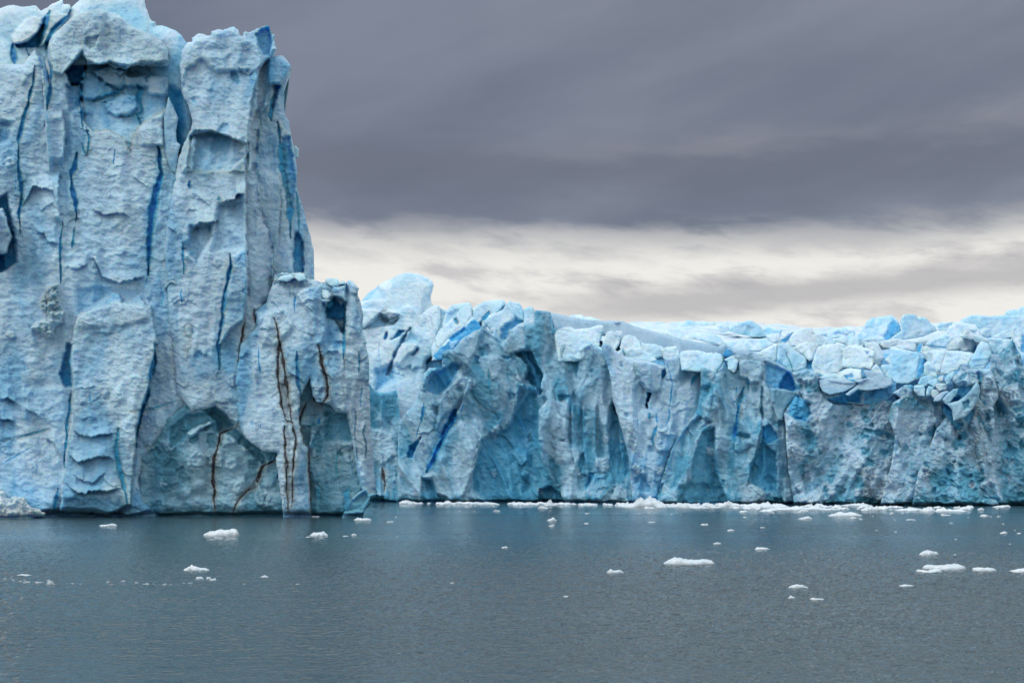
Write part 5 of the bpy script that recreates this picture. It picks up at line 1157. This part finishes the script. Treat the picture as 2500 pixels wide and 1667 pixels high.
r.base(0.2, 0.4, 0.2, 0.1, fw=2, fh=2); r.patch('n 930,350 1010,250 1040,250 980,330', -0.4, 4, dirt=0.6); r.build('ice_lump', M_SMOOTH, 'grit-stained tilted lump at the front of the rubble pocket', 'ice lump')

# ------------------------------------------------------------------ glacier surface under and behind the blocks
def build_glacier():
    xs = np.arange(-75, 420, 1.0); ys = np.concatenate([np.arange(0, 60, 0.9), np.arange(60, 420, 2.6)])
    X, T_ = np.meshgrid(xs, ys)
    # front line follows the wall: distance at photo column u
    u0 = CX + F*X/265.0
    D0 = 293.0-(np.clip(u0, 500, 3200)-905)*0.0313+5
    Y = D0+17+T_
    u = CX+F*X/Y
    top = np.interp(u, [0, 700, 905, 1000, 1180, 1330, 1500, 1700, 1850, 2000, 2200, 2500, 3000], [700, 700, 770, 790, 770, 800, 800, 795, 800, 812, 800, 790, 780])
    crest = np.interp(u, [0, 905, 1180, 1330, 1600, 1800, 2000, 2200, 2500, 3000], [860, 930, 880, 870, 905, 930, 945, 940, 960, 960])
    k = np.clip(T_/110.0, 0, 1)**0.55
    v = crest+(top-crest)*k
    Zz = HC+(HY-v)/F*Y
    c, f = cells(X/9+0.3*fbm(X/8, Y/8, 3), Y/9, 900); c2, f2 = cells(X/4, Y/4, 910)
    Zz = Zz+1.6*(f-0.1)*np.clip(T_/20, 0.3, 1)*1.5+0.8*f2+0.5*fbm(X/3, Y/3, 920)
    hz = (1-sm(f, -0.35, 0.05))
    Zz[0, :] = -1
    me = bpy.data.meshes.new('glacier_surface'); idx = np.arange(X.size).reshape(X.shape)
    Fc = np.stack([idx[:-1, :-1].ravel(), idx[:-1, 1:].ravel(), idx[1:, 1:].ravel(), idx[1:, :-1].ravel()], 1)
    me.from_pydata(np.stack([X.ravel(), Y.ravel(), Zz.ravel()], 1).tolist(), [], Fc.tolist())
    me.polygons.foreach_set('use_smooth', np.ones(len(Fc), bool))
    ca = me.color_attributes.new('tint', 'FLOAT_COLOR', 'POINT')
    ca.data.foreach_set('color', np.stack([np.maximum(0.5*hz, 0.38*(1-sm(T_, 20, 60))).ravel(), 0*hz.ravel(), 0.65+0*hz.ravel(), 1+0*hz.ravel()], 1).astype(np.float32).ravel())
    me.materials.append(M_BRIGHT)
    o = bpy.data.objects.new('glacier_surface', me); sc.collection.objects.link(o); o['kind'] = 'structure'
build_glacier()

# the wall goes on behind the tall towers and past the right edge
for i, (pl, dd) in enumerate([('p 860,760 800,740 740,775 690,750 620,790 540,770 470,800 460,1260 900,1260', 8), ('p 2550,800 2580,770 2640,800 2720,775 2800,810 2900,790 3020,820 3040,1260 2540,1260', 9)]):
    r = Relief(pl, DW(T(pl)[:, 0].mean())+dd, 3.0, R=14, seed=250+i, thick=12, edge=4, lean=0.14)
    wallbase(r); r.mottle(30, 251+i, (12, 40), 0.5, 0.5); r.notch(0.8, 2.0)
    r.build('glacier_front', M_WALL_SHADED, None, kind='structure')

# ------------------------------------------------------------------ floating ice
def floe_mesh(name, w, h, dpt, seed, peaks=None, rough=1.0):
    """closed lump: w wide, h high above the water, dpt deep; peaks = silhouette [(t 0..1, height 0..1)]"""
    NA, NR_ = 72, 16
    rr = random.Random(seed)
    if peaks is None:
        peaks = [(0, rr.uniform(.1, .4))]+[(t, rr.uniform(.35, 1.0)) for t in (0.2, 0.4, 0.6, 0.8)]+[(1, rr.uniform(.1, .4))]
    px, ph = [p[0] for p in peaks], [p[1] for p in peaks]
    V, Fc = [], []
    A = np.arange(NA)/NA*2*math.pi
    edge = 1+0.22*fbm(np.cos(A)*1.7+seed, np.sin(A)*1.7, seed, 4, 0.6)
    for i in range(NR_+1):
        t = 1-i/NR_
        ex, ey = np.cos(A)*edge*t, np.sin(A)*edge*t
        x = ex*w/2; y = ey*dpt/2
        prof = np.interp(np.clip(x/w+0.5, 0, 1), px, ph)
        z = 0.02+h*prof*(1-t**7)**0.6*np.clip(0.85+0.55*rough*fbm(x/w*6+seed, y/dpt*4, seed+3, 5, 0.65), 0.25, 1.5)*(0.75+0.25*np.cos(ey*1.3))
        if i == 0: z = np.full(NA, -0.25*h)
        elif i == 1: z = z+0.0
        V += list(zip(x, y, z))
    n = len(V)
    for i in range(NR_):
        for j in range(NA):
            a, b = i*NA+j, i*NA+(j+1) % NA
            Fc.append((a, b, b+NA, a+NA))
    Fc.append(tuple(reversed(range(NA))))
    me = bpy.data.meshes.new(name); me.from_pydata(V, [], Fc)
    me.polygons.foreach_set('use_smooth', [True]*(len(Fc)-1)+[False]); me.materials.append(M_FLOE)
    return me
def lake_pos(u, v):
    D = HC*F/(v-HY); return (u-CX)/F*D, D
def put(name, me, u, v, label, cat, group=None, rz=0.0, s=1.0, sy=1.0):
    x, y = lake_pos(u, v)
    o = bpy.data.objects.new(name, me); o.location = (x, y, 0); o.rotation_euler = (0, 0, rz); o.scale = (s, s, s*sy)
    sc.collection.objects.link(o); o['label'] = label; o['category'] = cat
    o['kind'] = 'thing'
    if group: o['group'] = group
    return o
# traced floes: u, v (waterline), width, height, silhouette, label   (photo pixels)
def Z1(x, y): return x/2.6133, 1200+y/2.6133
def Z2(x, y): return 860+x/2.8, 1200+y/2.8
def Z3(x, y): return 1660+x/2.8, 1200+y/2.8
FL = [
 (Z1(687, 220), 43, 6, [(0, .5), (.3, .45), (.55, .6), (.72, 1), (1, .9)], 'thin white floe with a raised right end, below the wide left tower'),
 (Z1(1410, 280), 86, 16, [(0, .3), (.12, .6), (.35, .6), (.5, .85), (.6, .7), (.82, 1.0), (.95, .9), (1, .5)], 'largest white floe in front of the tall towers, highest at its right end'),
 (Z1(2033, 282), 45, 9, [(0, .3), (.25, .9), (.45, .8), (.75, 1), (1, .4)], 'chunky white floe below the corner of the towers'),
 (Z1(2258, 279), 13, 4, None, 'small white floe right of the chunky floe below the tower corner'),
 (Z1(2205, 286), 14, 1.6, None, 'thin scrap left of the small floe below the tower corner'),
 (Z1(1967, 292), 12, 1.4, None, 'faint flat scrap just left of the chunky floe below the tower corner'),
 (Z1(1250, 502), 67, 12, [(0, .2), (.2, .45), (.33, 1), (.45, .75), (.65, .4), (1, .3)], 'long low white floe with one pointed hump, left lake'),
 (Z1(1273, 559), 20, 5.5, None, 'left one of three small floes under the humped floe'),
 (Z1(1331, 559), 13, 6, None, 'middle one of three small floes under the humped floe'),
 (Z1(1359, 567), 16, 5, None, 'right one of three small floes under the humped floe'),
 (Z1(1688, 549), 20, 5, [(0, .2), (.5, 1), (1, .3)], 'lone small lens-shaped floe right of the three small floes'),
 (Z1(152, 537), 38, 3.4, [(0, .2), (.35, .9), (.6, .7), (1, .2)], 'flat white floe above the line of scraps near the left edge'),
 (Z1(2013, 161), 23, 3.5, None, 'low white floe touching the foot of the shoulder tower'),
 (Z2(70, 195), 43, 6, [(0, .4), (.25, 1), (.5, .5), (.75, .8), (1, .5)], 'twin-humped floe just off the upturned toe of the towers'),
 (Z2(260, 208), 17, 2, None, 'thin floe in the blue band right of the towers'),
 (Z2(985, 136), 19, 4, None, 'small floe in front of the fluted serac, left of the pale sharp floe'),
 (Z2(1303, 117), 28, 6, [(0, .2), (.3, 1), (.7, .7), (1, .2)], 'pale sharp floe just off the wall foot beside the cone of ice'),
 (Z2(1365, 199), 24, 8, [(0, .2), (.35, .5), (.65, 1), (.85, .4), (1, .2)], 'pointed floe standing alone in the middle distance'),
 (Z2(1363, 237), 14, 4.5, [(0, .3), (.6, .5), (.85, 1), (1, .5)], 'small floe just below the pointed floe'),
 (Z2(1600, 221), 12, 2.4, None, 'small flat floe right of the pointed floe'),
 (Z2(1605, 151), 11, 1.6, None, 'thin scrap above and right of the pointed floe'),
 (Z2(2047, 210), 17, 2.4, None, 'flat floe in the blue band below the main brash heap'),
 (Z2(1041, 385), 16, 3, [(0, .3), (.4, .6), (.6, 1), (1, .8)], 'small stepped floe alone in the central lake'),
 (Z2(1795, 555), 42, 8, [(0, .3), (.25, 1), (.5, .5), (.75, .85), (1, .2)], 'two-humped white floe left of the big near floe'),
 (Z2(2302, 493), 122, 16, [(0, .2), (.12, .6), (.24, 1), (.42, .65), (.6, .5), (.8, .6), (.96, .55), (1, .3)], 'biggest white floe on the lake, peaked near its left end'),
 (Z2(683, 627), 10, 2, None, 'tiny white scrap in the left centre of the lake'),
 (Z2(1460, 722), 13, 4, None, 'small bumpy scrap in the near centre of the lake'),
 (Z3(434, 141), 21, 4, None, 'small domed floe below the middle of the brash line'),
 (Z3(443, 177), 8, 2, None, 'tiny chip under the small domed floe'),
 (Z3(1128, 166), 82, 10, [(0, .1), (.2, .6), (.35, 1), (.5, .7), (.7, .9), (.85, .6), (1, .3)], 'long jagged white floe below the brash line, widest near the wall'),
 (Z3(855, 188), 33, 7, [(0, .2), (.4, .5), (.75, 1), (1, .5)], 'white floe with a raised right half, left of the long jagged one'),
 (Z3(1187, 184), 16, 3, None, 'small flat floe under the long jagged one'),
 (Z3(1237, 189), 9, 2, None, 'chip right of the small flat floe under the long jagged one'),
 (Z3(1440, 154), 7, 2.4, None, 'tiny round chip right of the long jagged floe'),
 (Z3(1580, 194), 21, 2.6, None, 'thin slanted floe right of centre near the wall'),
 (Z3(1815, 163), 25, 3, None, 'thin floe near the right part of the wall'),
 (Z3(2083, 168), 21, 4, None, 'low floe near the right end of the wall'),
 (Z3(2180, 171), 10, 1.6, None, 'scrap right of the low floe near the right end of the wall'),
 (Z3(2210, 222), 6, 2, None, 'tiny chip near the right edge in the blue band'),
 (Z3(168, 228), 19, 3.4, None, 'small floe in the blue band, below the middle brash heap'),
 (Z3(565, 248), 12, 2, None, 'small flat chip at the lower rim of the blue band'),
 (Z3(348, 268), 20, 3.4, [(0, .2), (.5, 1), (1, .2)], 'small peaked floe just below the blue band'),
 (Z3(255, 358), 19, 3.6, None, 'small white floe up right of the biggest floe'),
 (Z3(560, 396), 36, 5.5, [(0, .3), (.2, .9), (.5, .8), (.8, .7), (1, .2)], 'slim white floe in the right centre of the lake'),
 (Z3(1698, 434), 47, 11, [(0, .3), (.25, .8), (.5, 1), (.75, .9), (1, .5)], 'rounded crumbly white floe above the flat pair on the right'),
 (Z3(1807, 529), 106, 13, [(0, .7), (.15, .8), (.3, .6), (.5, .7), (.75, .85), (.85, 1), (1, .5)], 'long flat greyish floe on the right, longest of its cluster'),
 (Z3(1705, 549), 61, 8, [(0, 1), (.2, .5), (.5, .15), (.6, .5), (.8, 1), (1, .6)], 'white floe sagging in the middle, in front of the long flat greyish floe'),
 (Z3(2077, 541), 60, 8, [(0, .9), (.1, 1), (.5, .8), (.8, .8), (1, .4)], 'smooth bar-shaped white floe right of the long greyish one'),
 (Z3(2340, 548), 60, 8, [(0, .2), (.2, .5), (.5, .9), (1, .8)], 'white floe cut by the right edge of the picture'),
 (Z3(808, 656), 47, 7, [(0, .2), (.4, 1), (.7, .8), (1, .1)], 'smooth domed grey-white floe in the near right lake'),
 (Z3(763, 730), 15, 6, [(0, .3), (.4, 1), (.6, .6), (1, .5)], 'small spiky floe below the domed grey-white floe'),
 (Z3(937, 739), 33, 4, [(0, .6), (.2, 1), (.4, .5), (1, .4)], 'thin floe right of the small spiky floe'),
 (Z3(1550, 646), 34, 3.4, [(0, .3), (.4, .9), (1, .4)], 'faint thin floe below the right cluster'),
 (Z3(2212, 286), 18, 4.6, [(0, .2), (.35, .5), (.65, 1), (1, .3)], 'pointed small floe near the right edge'),
 (Z3(2318, 287), 11, 2, None, 'scrap at the right edge beside the pointed small floe'),
 (Z3(1885, 329), 6.5, 2, None, 'tiny chip above the rounded crumbly floe'),
 (Z3(1475, 277), 6.5, 1.6, None, 'tiny chip in the blue band, right half'),
 (Z3(1855, 216), 10, 1.4, None, 'faint scrap in the blue band, far right'),
 (Z3(1880, 434), 6.5, 2, None, 'tiny chip right of the rounded crumbly floe'),
]
for i, ((u, v), w, h, pk, lb) in enumerate(FL):
    D = HC*F/(v-HY); m = D/F
    me = floe_mesh('ice_floe', w*m, h*m*1.02, w*m*random.uniform(0.45, 0.7), 1000+i, pk)
    put('ice_floe', me, u, v-0.5, lb, 'ice floe')
CH = [(733, 133, 20, 3), (835, 135, 14, 3), (658, 214, 8, 4), (305, 309, 14, 4), (1150, 114, 8, 4), (2183, 156, 16, 4), (2243, 158, 10, 4), (298, 174, 14, 4)]
CH = [(Z2(a, b), c/2.8, d/2.8) for a, b, c, d in CH]+[(Z3(a, b), c/2.8, d/2.8) for a, b, c, d in [(1343, 266, 16, 3), (2255, 359, 18, 3), (636, 146, 18, 3), (1320, 168, 14, 3), (1467, 193, 12, 4), (2290, 266, 14, 3), (1970, 175, 12, 3), (2125, 172, 14, 3), (110, 124, 8, 3)]]
PROTO = [floe_mesh('ice_scrap', 1, 0.30+0.12*(i % 3), 0.7, 2000+i) for i in range(8)]
for i, ((u, v), w, h) in enumerate(CH):
    m = HC*F/(v-HY)/F
    put('ice_scrap', PROTO[i % 8], u, v, 'tiny white ice scrap adrift alone on open water beyond the line of scraps', 'ice scrap', 'lone ice scraps on the open water', random.uniform(-.3, .3), w*m, 0.9)
SC = [(30, 557, 20), (70, 558, 10), (130, 574, 22), (155, 567, 14), (176, 579, 36), (160, 582, 26), (228, 577, 22), (245, 583, 34), (268, 580, 20), (308, 569, 26), (320, 591, 44), (345, 593, 18), (370, 584, 12), (425, 586, 8), (460, 588, 28), (488, 584, 8), (512, 589, 14), (690, 577, 22), (700, 592, 10), (712, 594, 16), (727, 592, 8), (786, 573, 26), (787, 593, 22), (870, 583, 24), (895, 596, 12), (935, 592, 36), (918, 593, 20), (980, 590, 12), (978, 583, 7), (1050, 594, 26), (1090, 591, 18), (1083, 597, 10), (1130, 591, 9), (1142, 593, 6), (1173, 585, 14), (1205, 585, 18), (1222, 583, 22), (1218, 599, 9), (85, 565, 18), (1558, 590, 22), (1897, 590, 26), (735, 723, 8)]
for i, (x, y, w) in enumerate(SC):
    u, v = Z1(x, y); m = HC*F/(v-HY)/F; w /= 2.6133
    put('ice_scrap', PROTO[(i*5) % 8], u, v, 'small ice scrap in the thin broken line of scraps on the left lake', 'ice scrap', 'ice scraps strung in a line on the left lake', random.uniform(-.4, .4), w*m*1.05, random.uniform(0.6, 1.1))

# brash ice along the foot of the wall
rb = random.Random(5)
def base_v(u): return HY+HC*F/(DW(u)-2.5)
HEAP = [(Z3(-230, 103), 120, 20, [(0, .1), (.25, .5), (.35, 1), (.48, .7), (.58, .95), (.75, .5), (1, .1)], 'tallest white brash heap at the wall foot, twin-peaked'),
        (Z2(1345, 90), 22, 10, [(0, .1), (.6, 1), (.8, .8), (1, .2)], 'cone-shaped blue-white lump at the foot of the fluted serac'),
        (Z3(345, 100), 60, 11, [(0, .2), (.4, 1), (.7, .5), (1, .3)], 'pointed white brash heap left of the long brash bank'),
        (Z3(600, 112), 130, 12, [(0, .3), (.15, .8), (.35, .6), (.5, 1), (.7, .7), (1, .2)], 'long white brash bank at the foot of the tooth serac'),
        (Z3(760, 122), 110, 7, None, 'low brash raft in front of the long brash bank'),
        (Z3(240, 110), 28, 6, None, 'small pale brash lump in front of the pointed heap'),
        (Z3(1180, 96), 60, 8, [(0, .1), (.5, .5), (.85, .6), (.95, 1), (1, .6)], 'pale blue wedge floe touching the wall below the fallen ice slope'),
        (Z3(1310, 124), 42, 9, None, 'ragged white lump in the right brash line'),
        (Z3(1560, 128), 70, 8, None, 'low ragged white brash bank, left one of the right pair'),
        (Z3(1690, 133), 36, 9, [(0, .4), (.3, .7), (.7, 1), (1, .5)], 'humped white brash lump right of the low ragged bank'),
        (Z3(1850, 134), 80, 6, None, 'thin brash raft fading out towards the right'),
        (Z3(1610, 92), 36, 6, None, 'small white lump against the wall below the wave-shaped serac'),
        (Z3(1020, 124), 50, 5, None, 'flat brash raft under the pale blue wedge'),
        (Z3(40, 104), 70, 8, None, 'white brash raft right of the tallest heap')]
for i, ((u, v), w, h, pk, lb) in enumerate(HEAP):
    m = HC*F/(v-HY)/F
    put('brash_heap', floe_mesh('brash_heap', w*m, h*m, max(1.5, w*m*0.45), 3000+i, pk, 2.2), u, v, lb, 'brash ice')
PB = [floe_mesh('brash_piece', 1, 0.30+0.08*(i % 4), 0.9, 4000+i, None, 1.8) for i in range(10)]
n = 0
while n < 215:
    u = rb.uniform(985, 2450)
    dens = np.interp(u, [985, 1100, 1500, 1600, 2000, 2060, 2400, 2450], [.5, .8, .7, 1, 1, .6, .5, .1])
    if rb.random() > dens: continue
    spread = np.interp(u, [985, 1300, 1500, 1650, 2000, 2200, 2450], [1.0, 1.8, 3.5, 6.5, 8.0, 8, 7])
    v = base_v(u)+1.5+abs(rb.gauss(0.3, 0.7))*spread
    m = HC*F/(v-HY)/F; w = rb.choice([6, 9, 13, 18, 26, 36])*rb.uniform(0.8, 1.3)
    put('brash_piece', PB[n % 10], u, v, 'ragged white brash piece in the crowded belt along the foot of the far wall', 'brash ice', 'brash ice pieces along the wall foot', rb.uniform(-.4, .4), w*m, rb.uniform(0.6, 1.2)*min(1, 14/w))
    n += 1
